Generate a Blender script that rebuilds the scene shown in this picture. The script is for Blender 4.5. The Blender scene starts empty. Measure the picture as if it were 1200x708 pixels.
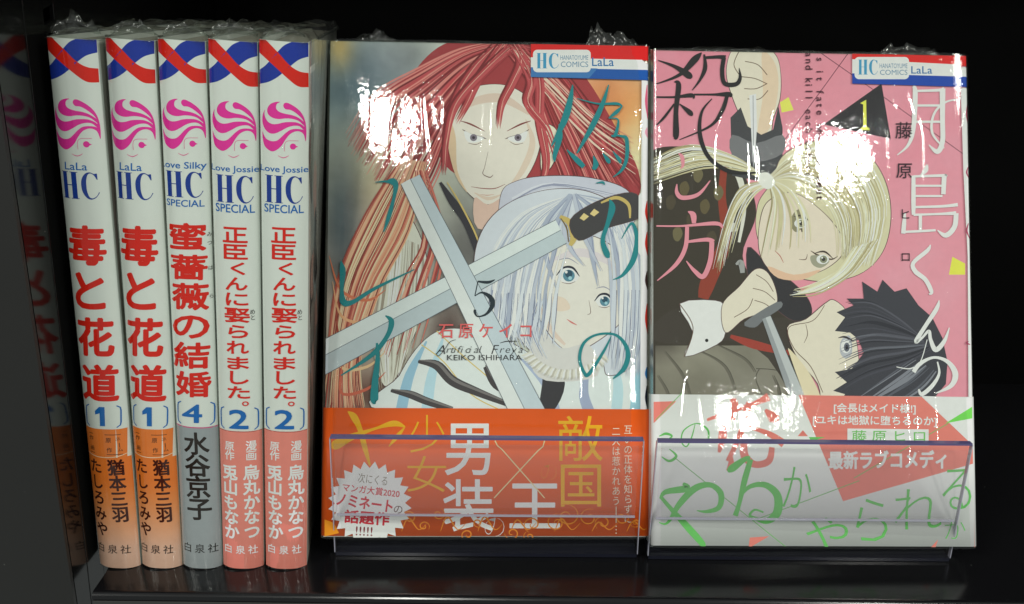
import bpy, bmesh, math, random
from mathutils import Vector, Matrix, noise
from mathutils.geometry import tessellate_polygon
R = math.radians
MM = 0.001
scene = bpy.context.scene
C = scene.collection
random.seed(7)

# ------------------------------------------------------------------ camera
CAM = Vector((141.37, -260.86, 191.35)) * MM
RIGHT = Vector((0.9999047, -0.0000725, 0.0138058))
DOWN = Vector((0.0130055, -0.3306073, -0.9436788))
FWD = Vector((0.0046327, 0.9437684, -0.3305748))
cd = bpy.data.cameras.new('camera'); cam = bpy.data.objects.new('camera', cd); C.objects.link(cam)
m = Matrix((RIGHT, -DOWN, -FWD)).transposed().to_4x4(); m.translation = CAM
cam.matrix_world = m
cd.sensor_width = 36; cd.lens = 1037.02 / 1200 * 36
cd.clip_start = 0.01; cd.clip_end = 50
scene.camera = cam

# ------------------------------------------------------------------ world, lamps, exposure
w = bpy.data.worlds.new('World'); scene.world = w; w.use_nodes = True
w.node_tree.nodes['Background'].inputs[0].default_value = (0.93, 1.0, 0.97, 1)
w.node_tree.nodes['Background'].inputs[1].default_value = 0.30
scene.view_settings.view_transform = 'Standard'
scene.view_settings.look = 'None'
scene.view_settings.exposure = 0
scene.view_settings.gamma = 1
scene.view_settings.use_curve_mapping = False
scene.cycles.max_bounces = 8
scene.cycles.transparent_max_bounces = 24
scene.cycles.caustics_reflective = False
scene.cycles.caustics_refractive = False

def ceiling_or_fill_lamp(target, elev, azim, dist, sx, sy, power):
    """a shop ceiling light or an added fill light: seen from `target` (mm) at this elevation and azimuth (azim 0 = straight out of the shelf)"""
    t = Vector(target) * MM
    d = Vector((math.sin(R(azim)) * math.cos(R(elev)), -math.cos(R(azim)) * math.cos(R(elev)), math.sin(R(elev))))
    L = bpy.data.lights.new('ceiling_or_fill_lamp', 'AREA'); L.shape = 'RECTANGLE'; L.size = sx; L.size_y = sy
    L.energy = power; L.color = (1.0, 1.0, 0.93)
    o = bpy.data.objects.new('ceiling_or_fill_lamp', L); C.objects.link(o)
    o.location = t + d * dist
    o.rotation_euler = (-d).to_track_quat('-Z', 'Y').to_euler()
    return o
ceiling_or_fill_lamp((107, 60, 142), 34.0, -7.0, 2.3, 0.085, 0.12, 6.5)
ceiling_or_fill_lamp((252, 50, 120), 33.0, 26.5, 2.5, 0.08, 0.12, 6.0)
ceiling_or_fill_lamp((222, 22, 52), 17.2, 18.5, 3.6, 0.20, 0.09, 7)
ceiling_or_fill_lamp((140, 30, 90), 36.0, -48.0, 2.3, 0.8, 0.3, 18)  # added fill from the left, brightens the books without glare on the covers
ceiling_or_fill_lamp((160, 30, 90), 34.0, 60.0, 2.4, 0.8, 0.3, 21)  # added fill from the right, clear of the cover reflections

# ------------------------------------------------------------------ materials
def nmat(name):
    mt = bpy.data.materials.new(name); mt.use_nodes = True
    return mt, mt.node_tree.nodes, mt.node_tree.links, mt.node_tree.nodes['Principled BSDF']
def setin(n, **kw):
    for k, v in kw.items(): n.inputs[k.replace('_', ' ')].default_value = v
def simple(name, col, rough=0.5, spec=0.5, bump=0, scale=900, var=0.0):
    mt, N, L, P = nmat(name)
    P.inputs['Roughness'].default_value = rough; P.inputs['Specular IOR Level'].default_value = spec
    tc = N.new('ShaderNodeTexCoord'); nz = N.new('ShaderNodeTexNoise'); nz.inputs['Scale'].default_value = scale
    nz.inputs['Detail'].default_value = 4
    L.new(tc.outputs['Object'], nz.inputs['Vector'])
    mx = N.new('ShaderNodeMix'); mx.data_type = 'RGBA'
    mx.inputs[6].default_value = tuple(c * (1 - var) for c in col) + (1,)
    mx.inputs[7].default_value = tuple(min(1, c * (1 + var)) for c in col) + (1,)
    L.new(nz.outputs['Fac'], mx.inputs[0]); L.new(mx.outputs[2], P.inputs['Base Color'])
    if bump:
        b = N.new('ShaderNodeBump'); b.inputs['Strength'].default_value = bump; b.inputs['Distance'].default_value = 0.0002
        L.new(nz.outputs['Fac'], b.inputs['Height']); L.new(b.outputs['Normal'], P.inputs['Normal'])
    return mt
def ink_material(name, rough):
    mt, N, L, P = nmat(name)
    at = N.new('ShaderNodeAttribute'); at.attribute_name = 'ink'
    tc = N.new('ShaderNodeTexCoord'); nz = N.new('ShaderNodeTexNoise'); nz.inputs['Scale'].default_value = 400; nz.inputs['Detail'].default_value = 5
    L.new(tc.outputs['Object'], nz.inputs['Vector'])
    mr = N.new('ShaderNodeMapRange'); mr.inputs[3].default_value = 0.94; mr.inputs[4].default_value = 1.06
    L.new(nz.outputs['Fac'], mr.inputs[0])
    vm = N.new('ShaderNodeVectorMath'); vm.operation = 'SCALE'
    L.new(at.outputs['Color'], vm.inputs[0]); L.new(mr.outputs[0], vm.inputs['Scale'])
    L.new(vm.outputs[0], P.inputs['Base Color'])
    P.inputs['Roughness'].default_value = rough; P.inputs['Specular IOR Level'].default_value = 0.12
    return mt
M_INK = ink_material('printed_ink', 0.6)
M_JACKET = simple('jacket_paper', (0.74, 0.775, 0.73), 0.45, 0.35, 0, 300, 0.02)
M_PAGES = simple('page_edges', (0.42, 0.40, 0.33), 0.9, 0.1, 0.4, 700, 0.12)
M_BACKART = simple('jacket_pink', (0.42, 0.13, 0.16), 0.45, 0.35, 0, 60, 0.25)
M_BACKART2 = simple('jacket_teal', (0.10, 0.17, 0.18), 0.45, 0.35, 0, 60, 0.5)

def film(name, tint=(0.96, 0.98, 0.96), haze=0.03, rough=0.07, bump_s=0.35, scale=160, dist=0.0006, spark=0.0, ior=1.5, stretch=1.0):
    """thin clear plastic: see-through, with a Fresnel gloss and a faint milky scatter"""
    mt = bpy.data.materials.new(name); mt.use_nodes = True
    N = mt.node_tree.nodes; L = mt.node_tree.links; N.clear()
    out = N.new('ShaderNodeOutputMaterial'); tr = N.new('ShaderNodeBsdfTransparent'); tr.inputs[0].default_value = tint + (1,)
    gl = N.new('ShaderNodeBsdfGlossy'); gl.inputs['Roughness'].default_value = rough; gl.inputs[0].default_value = (0.95, 0.97, 0.95, 1)
    df = N.new('ShaderNodeBsdfDiffuse'); df.inputs[0].default_value = (0.55, 0.57, 0.54, 1)
    tc = N.new('ShaderNodeTexCoord')
    n1 = N.new('ShaderNodeTexNoise'); n1.inputs['Scale'].default_value = scale; n1.inputs['Detail'].default_value = 3
    mp = N.new('ShaderNodeMapping'); mp.inputs['Scale'].default_value = (1, 1, stretch); L.new(tc.outputs['Object'], mp.inputs['Vector'])
    L.new(mp.outputs[0], n1.inputs['Vector'])
    b = N.new('ShaderNodeBump'); b.inputs['Strength'].default_value = bump_s; b.inputs['Distance'].default_value = dist
    L.new(n1.outputs['Fac'], b.inputs['Height'])
    nrm = b
    if spark:
        n2 = N.new('ShaderNodeTexNoise'); n2.inputs['Scale'].default_value = 520; n2.inputs['Detail'].default_value = 3
        L.new(tc.outputs['Object'], n2.inputs['Vector'])
        b2 = N.new('ShaderNodeBump'); b2.inputs['Strength'].default_value = spark; b2.inputs['Distance'].default_value = 0.0001
        # sparse sharp puckers on top of the fine crinkle
        n3 = N.new('ShaderNodeTexNoise'); n3.inputs['Scale'].default_value = 260; n3.inputs['Detail'].default_value = 2; L.new(tc.outputs['Object'], n3.inputs['Vector'])
        pk = N.new('ShaderNodeMapRange'); pk.inputs[1].default_value = 0.73; pk.inputs[2].default_value = 0.85; pk.inputs[4].default_value = 5.0; L.new(n3.outputs['Fac'], pk.inputs[0])
        ad = N.new('ShaderNodeMath'); ad.operation = 'ADD'; L.new(n2.outputs['Fac'], ad.inputs[0]); L.new(pk.outputs[0], ad.inputs[1])
        # long taut creases running through the film
        m4 = N.new('ShaderNodeMapping'); m4.inputs['Rotation'].default_value = (0, R(28), 0); m4.inputs['Scale'].default_value = (1, 1, 0.12); L.new(tc.outputs['Object'], m4.inputs['Vector'])
        n4 = N.new('ShaderNodeTexNoise'); n4.inputs['Scale'].default_value = 75; n4.inputs['Detail'].default_value = 1; L.new(m4.outputs[0], n4.inputs['Vector'])
        c1 = N.new('ShaderNodeMath'); c1.operation = 'SUBTRACT'; c1.inputs[1].default_value = 0.56; L.new(n4.outputs['Fac'], c1.inputs[0])
        c2 = N.new('ShaderNodeMath'); c2.operation = 'ABSOLUTE'; L.new(c1.outputs[0], c2.inputs[0])
        cr = N.new('ShaderNodeMapRange'); cr.interpolation_type = 'SMOOTHSTEP'; cr.inputs[1].default_value = 0.0; cr.inputs[2].default_value = 0.022; cr.inputs[3].default_value = 1.5; cr.inputs[4].default_value = 0.0; L.new(c2.outputs[0], cr.inputs[0])
        a2 = N.new('ShaderNodeMath'); a2.operation = 'ADD'; L.new(ad.outputs[0], a2.inputs[0]); L.new(cr.outputs[0], a2.inputs[1])
        L.new(a2.outputs[0], b2.inputs['Height']); L.new(b.outputs['Normal'], b2.inputs['Normal']); nrm = b2
    L.new(nrm.outputs['Normal'], gl.inputs['Normal'])
    lw = N.new('ShaderNodeFresnel'); lw.inputs['IOR'].default_value = 1.5
    L.new(nrm.outputs['Normal'], lw.inputs['Normal'])
    geo = N.new('ShaderNodeNewGeometry'); ir = N.new('ShaderNodeMapRange'); ir.inputs[3].default_value = ior; ir.inputs[4].default_value = 1 / ior
    L.new(geo.outputs['Backfacing'], ir.inputs[0]); L.new(ir.outputs[0], lw.inputs['IOR'])   # same gloss from either side of the sheet
    m1 = N.new('ShaderNodeMixShader'); m1.inputs[0].default_value = haze
    L.new(tr.outputs[0], m1.inputs[1]); L.new(df.outputs[0], m1.inputs[2])
    m2 = N.new('ShaderNodeMixShader'); L.new(lw.outputs[0], m2.inputs[0])
    L.new(m1.outputs[0], m2.inputs[1]); L.new(gl.outputs[0], m2.inputs[2])
    L.new(m2.outputs[0], out.inputs['Surface'])
    return mt
M_FILM = film('shrink_film', haze=0.006, rough=0.036, bump_s=0.09, scale=90, dist=0.0005, spark=0.30)
M_FILM_SPINE = film('shrink_film_tight', haze=0.005, bump_s=0.30, scale=420, dist=0.0004, rough=0.06, stretch=0.06, spark=0.6)
M_FILM_TOP = film('shrink_film_crumpled', tint=(0.80, 0.83, 0.80), haze=0.05, rough=0.14, bump_s=0.6, scale=70, dist=0.001)
M_ACRYL = film('clear_acrylic', tint=(0.995, 0.99, 0.995), haze=0.004, rough=0.03, bump_s=0.0, ior=1.38)
M_MILKY = film('milky_plastic', tint=(0.99, 0.98, 0.995), haze=0.024, ior=1.3, rough=0.12, bump_s=0.03, scale=40)
M_EDGE = simple('acrylic_edge_violet', (0.10, 0.085, 0.20), 0.15, 0.6)
M_EDGE_L = simple('acrylic_edge_pale', (0.42, 0.42, 0.50), 0.12, 0.6)
M_BASE = simple('smoked_base', (0.012, 0.013, 0.022), 0.12, 0.5)

def shelf_mat(name, col, rough, scratch=0.3):
    mt, N, L, P = nmat(name)
    P.inputs['Base Color'].default_value = col + (1,)
    tc = N.new('ShaderNodeTexCoord'); nz = N.new('ShaderNodeTexNoise'); nz.inputs['Scale'].default_value = 25; nz.inputs['Detail'].default_value = 8
    L.new(tc.outputs['Object'], nz.inputs['Vector'])
    mr = N.new('ShaderNodeMapRange'); mr.inputs[3].default_value = rough * 0.8; mr.inputs[4].default_value = rough * 1.3
    L.new(nz.outputs['Fac'], mr.inputs[0]); L.new(mr.outputs[0], P.inputs['Roughness'])
    # dust specks
    vo = N.new('ShaderNodeTexVoronoi'); vo.inputs['Scale'].default_value = 260
    L.new(tc.outputs['Object'], vo.inputs['Vector'])
    cr = N.new('ShaderNodeValToRGB'); cr.color_ramp.elements[0].position = 0.03; cr.color_ramp.elements[0].color = (1, 1, 1, 1)
    cr.color_ramp.elements[1].position = 0.06; cr.color_ramp.elements[1].color = (0, 0, 0, 1)
    L.new(vo.outputs['Distance'], cr.inputs[0])
    n3 = N.new('ShaderNodeTexNoise'); n3.inputs['Scale'].default_value = 60; L.new(tc.outputs['Object'], n3.inputs['Vector'])
    gt = N.new('ShaderNodeMath'); gt.operation = 'GREATER_THAN'; gt.inputs[1].default_value = 0.62; L.new(n3.outputs['Fac'], gt.inputs[0])
    mu = N.new('ShaderNodeMath'); mu.operation = 'MULTIPLY'; L.new(cr.outputs[0], mu.inputs[0]); L.new(gt.outputs[0], mu.inputs[1])
    mx = N.new('ShaderNodeMix'); mx.data_type = 'RGBA'; mx.inputs[6].default_value = col + (1,); mx.inputs[7].default_value = (0.16 * scratch * 3, 0.16 * scratch * 3, 0.15 * scratch * 3, 1)
    L.new(mu.outputs[0], mx.inputs[0]); L.new(mx.outputs[2], P.inputs['Base Color'])
    return mt
M_SHELF = shelf_mat('black_enamel', (0.006, 0.006, 0.007), 0.16)
M_BACK = shelf_mat('black_back_panel', (0.0012, 0.0012, 0.0012), 0.6, 0.05)
M_BACK.node_tree.nodes['Principled BSDF'].inputs['Specular IOR Level'].default_value = 0.06
M_LIP = shelf_mat('shelf_lip_grey', (0.035, 0.035, 0.033), 0.45)
M_UPFACE = shelf_mat('upright_face', (0.011, 0.011, 0.010), 0.5, 0.3)
M_UPSIDE = shelf_mat('upright_side_gloss', (0.004, 0.004, 0.004), 0.13)
M_UPSIDE.node_tree.nodes['Principled BSDF'].inputs['Specular IOR Level'].default_value = 0.38
M_HOLE = simple('slot_dark', (0.0008, 0.0008, 0.0008), 0.9, 0.0)

# ------------------------------------------------------------------ mesh helpers (millimetres in, metres out)
def link_mesh(name, verts, faces, mat, parent=None, smooth=False, cols=None):
    me = bpy.data.meshes.new(name)
    me.from_pydata([(x * MM, y * MM, z * MM) for x, y, z in verts], [], faces)
    if cols is not None:
        ca = me.color_attributes.new('ink', 'FLOAT_COLOR', 'POINT')
        flat = []
        for c in cols: flat += [c[0], c[1], c[2], 1.0]
        ca.data.foreach_set('color', flat)
    me.materials.append(mat)
    if smooth: me.polygons.foreach_set('use_smooth', [True] * len(me.polygons))
    me.update()
    o = bpy.data.objects.new(name, me); C.objects.link(o)
    if parent: o.parent = parent
    return o
def box_bm(bm, a, b, bevel=0.0, seg=2):
    x0, y0, z0 = a; x1, y1, z1 = b
    vs = [bm.verts.new((x * MM, y * MM, z * MM)) for x in (x0, x1) for y in (y0, y1) for z in (z0, z1)]
    fs = [(0, 1, 3, 2), (4, 6, 7, 5), (0, 4, 5, 1), (2, 3, 7, 6), (0, 2, 6, 4), (1, 5, 7, 3)]
    fa = [bm.faces.new([vs[i] for i in f]) for f in fs]
    if bevel:
        es = list({e for f in fa for e in f.edges})
        bmesh.ops.bevel(bm, geom=es, offset=bevel * MM, segments=seg, affect='EDGES', profile=0.5)
def box(name, a, b, mat, parent=None, bevel=0.0, seg=2, extra=()):
    bm = bmesh.new(); box_bm(bm, a, b, bevel, seg)
    for aa, bb in extra: box_bm(bm, aa, bb, bevel, seg)
    me = bpy.data.meshes.new(name); bm.normal_update(); bmesh.ops.recalc_face_normals(bm, faces=bm.faces); bm.to_mesh(me); bm.free()
    me.materials.append(mat)
    o = bpy.data.objects.new(name, me); C.objects.link(o)
    if parent: o.parent = parent
    return o
def root(name, label, cat, mw, group=None):
    o = bpy.data.objects.new(name, None); o.empty_display_size = 0.02; C.objects.link(o)
    o.matrix_world = mw; o['label'] = label; o['category'] = cat
    if group: o['group'] = group
    return o

# ------------------------------------------------------------------ flat print
def lin(c): c /= 255.0; return c / 12.92 if c <= 0.04045 else ((c + 0.055) / 1.055) ** 2.4
K = 1.24
def ink(c): return tuple(min(0.82, lin(v) * K) for v in c)
def homography(src, dst):
    # 4 points -> 4 points, plain gaussian elimination
    A = []
    for (x, y), (u, v) in zip(src, dst):
        A.append([x, y, 1, 0, 0, 0, -u * x, -u * y, u]); A.append([0, 0, 0, x, y, 1, -v * x, -v * y, v])
    n = 8
    for i in range(n):
        p = max(range(i, n), key=lambda r: abs(A[r][i])); A[i], A[p] = A[p], A[i]
        for r in range(n):
            if r != i:
                f = A[r][i] / A[i][i]
                for c in range(i, n + 1): A[r][c] -= f * A[i][c]
    h = [A[i][n] / A[i][i] for i in range(n)] + [1]
    def f(x, y):
        d = h[6] * x + h[7] * y + 1
        return ((h[0] * x + h[1] * y + h[2]) / d, (h[3] * x + h[4] * y + h[5]) / d)
    return f
_gl = {}
def glyph(text, bold=0.0):
    k = (text, bold)
    if k not in _gl:
        c = bpy.data.curves.new('t', 'FONT'); c.body = text; c.resolution_u = 3; c.offset = bold
        o = bpy.data.objects.new('t', c); C.objects.link(o)
        dg = bpy.context.evaluated_depsgraph_get(); ev = o.evaluated_get(dg); me = ev.to_mesh()
        _gl[k] = ([(v.co.x, v.co.y) for v in me.vertices], [tuple(p.vertices) for p in me.polygons])
        ev.to_mesh_clear(); bpy.data.objects.remove(o); bpy.data.curves.remove(c)
    return _gl[k]
def spline(pts, n=6, closed=False):
    """Catmull-Rom through points of any dimension"""
    P = [tuple(p) for p in pts]; out = []; N_ = len(P)
    segs = N_ if closed else N_ - 1
    for i in range(segs):
        if closed: p0, p1, p2, p3 = P[i - 1], P[i], P[(i + 1) % N_], P[(i + 2) % N_]
        else: p0, p1, p2, p3 = P[max(i - 1, 0)], P[i], P[i + 1], P[min(i + 2, N_ - 1)]
        for j in range(n):
            t = j / n; t2 = t * t; t3 = t2 * t
            out.append(tuple(0.5 * (2 * b + (c - a) * t + (2 * a - 5 * b + 4 * c - d) * t2 + (3 * b - a - 3 * c + d) * t3) for a, b, c, d in zip(p0, p1, p2, p3)))
    if not closed: out.append(P[-1])
    return out
class Print:
    """collects flat printed shapes, each a few microns proud of the one before"""
    def __init__(s, f, first=0.02, step=0.0022):
        s.f = f; s.h = first; s.step = step; s.v = []; s.fc = []; s.c = []; s.sec = []
    def _lvl(s): s.h += s.step; return s.h
    def section(s, name, label=None): s.sec.append((name, label, len(s.fc)))
    def bolded(s, pts, f, col, r):
        """heavier lettering: the glyph printed again a hair's breadth to each side"""
        s.raw(pts, f, col)
        if r > 0.05:
            n = 8 if r > 0.45 else 4
            for k in range(n):
                a = 2 * math.pi * (k + .5) / n; s.h += 0.0005
                s.raw([(x + r * math.cos(a), y + r * math.sin(a)) for x, y in pts], f, col, s.h)
    def raw(s, pts, faces, col, level=None):
        h = s._lvl() if level is None else level
        b = len(s.v); ck = callable(col); c0 = None if ck else ink(col)
        for p in pts:
            u, v = s.f(*p); s.v.append((u, v, h)); s.c.append(ink(col(*p)) if ck else c0)
        s.fc += [tuple(b + i for i in f) for f in faces]
    def poly(s, pts, col, smooth=0, level=None):
        if smooth: pts = spline(pts, smooth, True)
        tri = tessellate_polygon([[Vector((x, y, 0)) for x, y in pts]])
        s.raw(pts, tri, col, level)
    def cel(s, pts, col, smooth, wd=0.9, oc=(84, 62, 64)):
        """a filled shape with an inked outline"""
        s.poly(pts, col, smooth)
        q = spline(pts, smooth, True); q.append(q[0]); rg_ = random.Random(len(pts) * 7 + int(pts[0][0]))
        s.brush([(x, y, wd * (0.55 + 0.45 * abs(math.sin(i * .13 + pts[0][1])))) for i, (x, y) in enumerate(q)], oc, straight=True)
    def rect(s, x0, y0, x1, y1, col): s.poly([(x0, y0), (x1, y0), (x1, y1), (x0, y1)], col)
    def rrect(s, x0, y0, x1, y1, r, col):
        p = []
        for cx, cy, a in ((x1 - r, y0 + r, -90), (x1 - r, y1 - r, 0), (x0 + r, y1 - r, 90), (x0 + r, y0 + r, 180)):
            p += [(cx + r * math.cos(R(a + k * 22.5)), cy + r * math.sin(R(a + k * 22.5))) for k in range(5)]
        s.poly(p, col)
    def brush(s, pts, col, n=6, level=None, straight=False):
        """a stroke through (x, y, width) points"""
        q = [tuple(p) for p in pts] if straight else spline(pts, n)
        L_, R_ = [], []
        for i, (x, y, wd) in enumerate(q):
            a = q[max(i - 1, 0)]; b = q[min(i + 1, len(q) - 1)]
            dx, dy = b[0] - a[0], b[1] - a[1]; l = math.hypot(dx, dy) or 1
            nx, ny = -dy / l * max(wd, 0.12) / 2, dx / l * max(wd, 0.12) / 2
            L_.append((x + nx, y + ny)); R_.append((x - nx, y - ny))
        k = len(q)
        s.raw(L_ + R_, [(i, i + 1, k + i + 1, k + i) for i in range(k - 1)], col, level)
    def line(s, a, b, wd, col): s.brush([(a[0], a[1], wd), (b[0], b[1], wd)], col, straight=True)
    def dot(s, x, y, r, col, ry=None):
        s.poly([(x + r * math.cos(R(k * 24)), y + (ry or r) * math.sin(R(k * 24))) for k in range(15)], col)
    def fit(s, text, x0, y0, x1, y1, col, bold=0.0, rot=0, shear=0.0):
        """text stretched into a box; rot in degrees clockwise about the box centre"""
        v, f = glyph(text, min(bold, 0.0)); bd = max(bold, 0) * 0.8 * (y1 - y0)
        x0 += bd; x1 -= bd; y0 += bd; y1 -= bd
        ax, bx = min(p[0] for p in v), max(p[0] for p in v); ay, by = min(p[1] for p in v), max(p[1] for p in v)
        cx, cy = (x0 + x1) / 2, (y0 + y1) / 2; W_, H_ = x1 - x0, y1 - y0
        if rot in (90, -90): W_, H_ = H_, W_
        cr, sr = math.cos(R(rot)), math.sin(R(rot)); pts = []
        for px, py in v:
            ty = 0.5 - (py - ay) / max(by - ay, 1e-6)
            x = ((px - ax) / (bx - ax) - 0.5) * W_ - shear * ty * H_; y = ty * H_
            pts.append((cx + x * cr - y * sr, cy + x * sr + y * cr))
        s.bolded(pts, f, col, bd)
    def char(s, ch, cx, cy, w_, h_, col, bold=0.0, rot=0, lean=0.0):
        """one character on its em square, centre and size given; lean shifts x per y"""
        v, f = glyph(ch, min(bold, 0.0)); cr, sr = math.cos(R(rot)), math.sin(R(rot)); pts = []
        for px, py in v:
            x = (px - 0.5) * w_; y = -(py - 0.38) * h_
            x, y = x * cr - y * sr, x * sr + y * cr
            pts.append((cx + x + lean * y, cy + y))
        s.bolded(pts, f, col, max(bold, 0) * 0.8 * h_)
    def field(s, x0, y0, x1, y1, nx, ny, fn, level=None):
        pts = [(x0 + (x1 - x0) * i / nx, y0 + (y1 - y0) * j / ny) for j in range(ny + 1) for i in range(nx + 1)]
        fc = [(j * (nx + 1) + i, j * (nx + 1) + i + 1, (j + 1) * (nx + 1) + i + 1, (j + 1) * (nx + 1) + i) for j in range(ny) for i in range(nx)]
        s.raw(pts, fc, fn, level)
    def strands(s, A, B, n, wd, cols, jit=3.0, seed=1):
        """n tapered strands between two guide curves with the same number of points"""
        rg = random.Random(seed)
        for i in range(n):
            t = (i + rg.random()) / n; pts = []; ww = wd * rg.uniform(0.4, 1.25)
            jx, jy = rg.uniform(-jit, jit), rg.uniform(-jit, jit)
            for k, (a, b) in enumerate(zip(A, B)):
                e = k / (len(A) - 1)
                pts.append((a[0] + (b[0] - a[0]) * t + jx * e, a[1] + (b[1] - a[1]) * t + jy * e, ww * math.sin(math.pi * min(0.97, 0.12 + 0.88 * e)) ** 0.7))
            s.brush(pts, cols[rg.randrange(len(cols))], 5)
    def build(s, name, parent, w_, h_, surf, cuts=(), label=None):
        """surf(u, v, h) -> local mm point; clipped to 0..w_, 0..h_; one mesh part per section"""
        secs = s.sec or []
        if not secs or secs[0][2] > 0: secs = [(name, label, 0)] + secs
        for k, (nm, lb, f0) in enumerate(secs):
            f1 = secs[k + 1][2] if k + 1 < len(secs) else len(s.fc)
            if f1 > f0: s._build(nm, parent, w_, h_, surf, cuts, lb, s.fc[f0:f1])
    def _build(s, name, parent, w_, h_, surf, cuts, label, fcs):
        bm = bmesh.new(); cl = bm.verts.layers.float_color.new('ink'); vs = {}
        for f in fcs:
            for i in f:
                if i not in vs:
                    b = bm.verts.new(s.v[i]); b[cl] = (*s.c[i], 1); vs[i] = b
            try: bm.faces.new([vs[i] for i in f])
            except ValueError: pass
        def cut(co, no, clear=False):
            bmesh.ops.bisect_plane(bm, geom=bm.verts[:] + bm.edges[:] + bm.faces[:], dist=1e-6, plane_co=co, plane_no=no, clear_outer=clear)
        cut((0, 0, 0), (-1, 0, 0), True); cut((w_, 0, 0), (1, 0, 0), True); cut((0, 0, 0), (0, -1, 0), True); cut((0, h_, 0), (0, 1, 0), True)
        for c in cuts: cut((c, 0, 0), (1, 0, 0))
        if not bm.faces: bm.free(); return
        for b in bm.verts: b.co = Vector(surf(*b.co)) * MM
        me = bpy.data.meshes.new(name); bm.to_mesh(me); bm.free(); me.materials.append(M_INK)
        o = bpy.data.objects.new(name, me); C.objects.link(o); o.parent = parent
        if label: o['label'] = label

# ================================================================== THE SHELF
def struct(o): o['kind'] = 'structure'; return o
# floor board of the shelf with its rolled front edge
def shelf_board():
    prof = [(165, 0)]
    for k in range(7):
        a = R(90 - k * 15); prof.append((-12.4 - 2.0 * math.cos(a) , -2.0 + 2.0 * math.sin(a)))
    prof += [(-14.4, -26), (-12.6, -26), (-12.6, -4), (165, -4)]
    xs = (3.6, 640); v = []; f = []; n = len(prof)
    for x in xs: v += [(x, y, z) for y, z in prof]
    for i in range(n): f.append((i, (i + 1) % n, n + (i + 1) % n, n + i))
    f += [tuple(range(n))[::-1], tuple(range(n, 2 * n))]
    o = link_mesh('shelf_floor', v, f, M_SHELF); return struct(o)
shelf_board()
struct(box('shelf_lip', (3.9, -14.9, -25), (640, -14.45, -2.6), M_LIP, None, 0.15))
struct(box('shelf_back_panel', (-60, 165.5, -30), (640, 170, 330), M_BACK))
struct(box('upper_shelf', (3.6, -14, 300), (640, 165, 306), M_BACK))
struct(box('unseen_end_panel', (640.5, -14, -30), (644, 170, 330), M_BACK))  # unseen closing panel, added to keep room light out of the floor's reflection
# slotted upright at the left end of the bay
up = root('shelf_upright', 'tall black slotted shelf upright at the far left beside the first spine', 'shelf upright', Matrix.Translation(Vector((-2.0, -12.6, 0)) * MM) @ Matrix.Rotation(R(2.7), 4, 'Y') @ Matrix.Translation(Vector((0, 0, -60)) * MM))
def prism(name, c, mat, parent):
    """eight corners: four below, four above"""
    return link_mesh(name, c, [(3, 2, 1, 0), (4, 5, 6, 7), (0, 1, 5, 4), (1, 2, 6, 5), (2, 3, 7, 6), (3, 0, 4, 7)], mat, parent)
prism('front_face', [(-70, 0, 0), (-0.2, 0, 0), (-0.2, 1.6, 0), (-70, 1.6, 0), (-70, -16, 400), (-0.2, -16, 400), (-0.2, -14.4, 400), (-70, -14.4, 400)], M_UPFACE, up)
prism('edge_flange', [(-3, 1.9, 0), (-0.1, 1.9, 0), (-0.1, 8.3, 0), (-3, 8.3, 0), (-3, -14.1, 400), (-0.1, -14.1, 400), (-0.1, 8.3, 400), (-3, 8.3, 400)], M_UPSIDE, up)
box('side_plate', (-1.6, 8.9, 0), (-0.15, 19.9, 400), M_UPSIDE, up, 0.2)
box('side_plate', (-1.6, 26.1, 0), (-0.15, 177, 400), M_UPSIDE, up, 0.2)
box('inner_channel', (-12, 9.0, 0), (-6, 177, 400), M_HOLE, up)
for k in range(29):
    z0 = 6 + k * 10.2 + 4.4
    v = []
    for x in (-1.6, -0.15): v += [(x, 19.9, z0), (x, 26.1, z0 + 1.5), (x, 26.1, z0 + 1.5 + 5.8), (x, 19.9, z0 + 5.8)]
    link_mesh('slot_rung', v, [(0, 1, 2, 3), (7, 6, 5, 4), (0, 4, 5, 1), (1, 5, 6, 2), (2, 6, 7, 3), (3, 7, 4, 0)], M_UPSIDE, up)

# ================================================================== BOOKS
BH = 177.0
def spine_profile(T, sag, depth, r_n=10):
    """outline of a jacket seen from above: left side, rounded spine, right side"""
    p = []
    for i in range(r_n * 2 + 1):
        t = -1 + i / r_n; t = math.copysign(abs(t) ** 0.8, t)
        p.append((T / 2 + t * T / 2, -sag * (1 - abs(t) ** 2.8)))
    return p
def spine_y(u, T, sag):
    t = max(-1, min(1, (u - T / 2) / (T / 2))); return -sag * (1 - abs(t) ** 2.8)
def wrap_shell(name, parent, prof, H, mat, gap, amp, seed, closed=False, freq=0.05, nz=70, topflat=True, mat_top=None, crumple=2.0, back=None):
    """plastic sheet following a plan outline prof (list of x,y), pushed out by gap and noise; with a crumpled lid"""
    v = []; f = []; n = len(prof); nr = []
    for i, (x, y) in enumerate(prof):
        a = prof[max(i - 1, 0)]; b = prof[min(i + 1, n - 1)]
        dx, dy = b[0] - a[0], b[1] - a[1]; l = math.hypot(dx, dy) or 1
        nr.append((dy / l, -dx / l))
    for j in range(nz + 1):
        z = -0.6 + (H + 1.2) * j / nz
        for i, (x, y) in enumerate(prof):
            q = noise.noise(Vector((x * freq, z * freq * 0.35, seed + y * 0.08)))
            q2 = noise.noise(Vector((x * freq * 3.3, z * freq * 1.1, seed * 2 + y * 0.2)))
            edge = 1 + 1.5 * math.exp(-(H - z) / 8)
            d = gap + amp * max(-0.9, (q + 0.35 * q2) * edge)
            d = max(d, 0.12)
            nx, ny = nr[i]
            v.append((x + nx * d, y + ny * d, z))
    for j in range(nz):
        for i in range(n - 1):
            a = j * n + i; f.append((a, a + 1, a + n + 1, a + n))
    return link_mesh(name, v, f, mat, parent, True)
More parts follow.
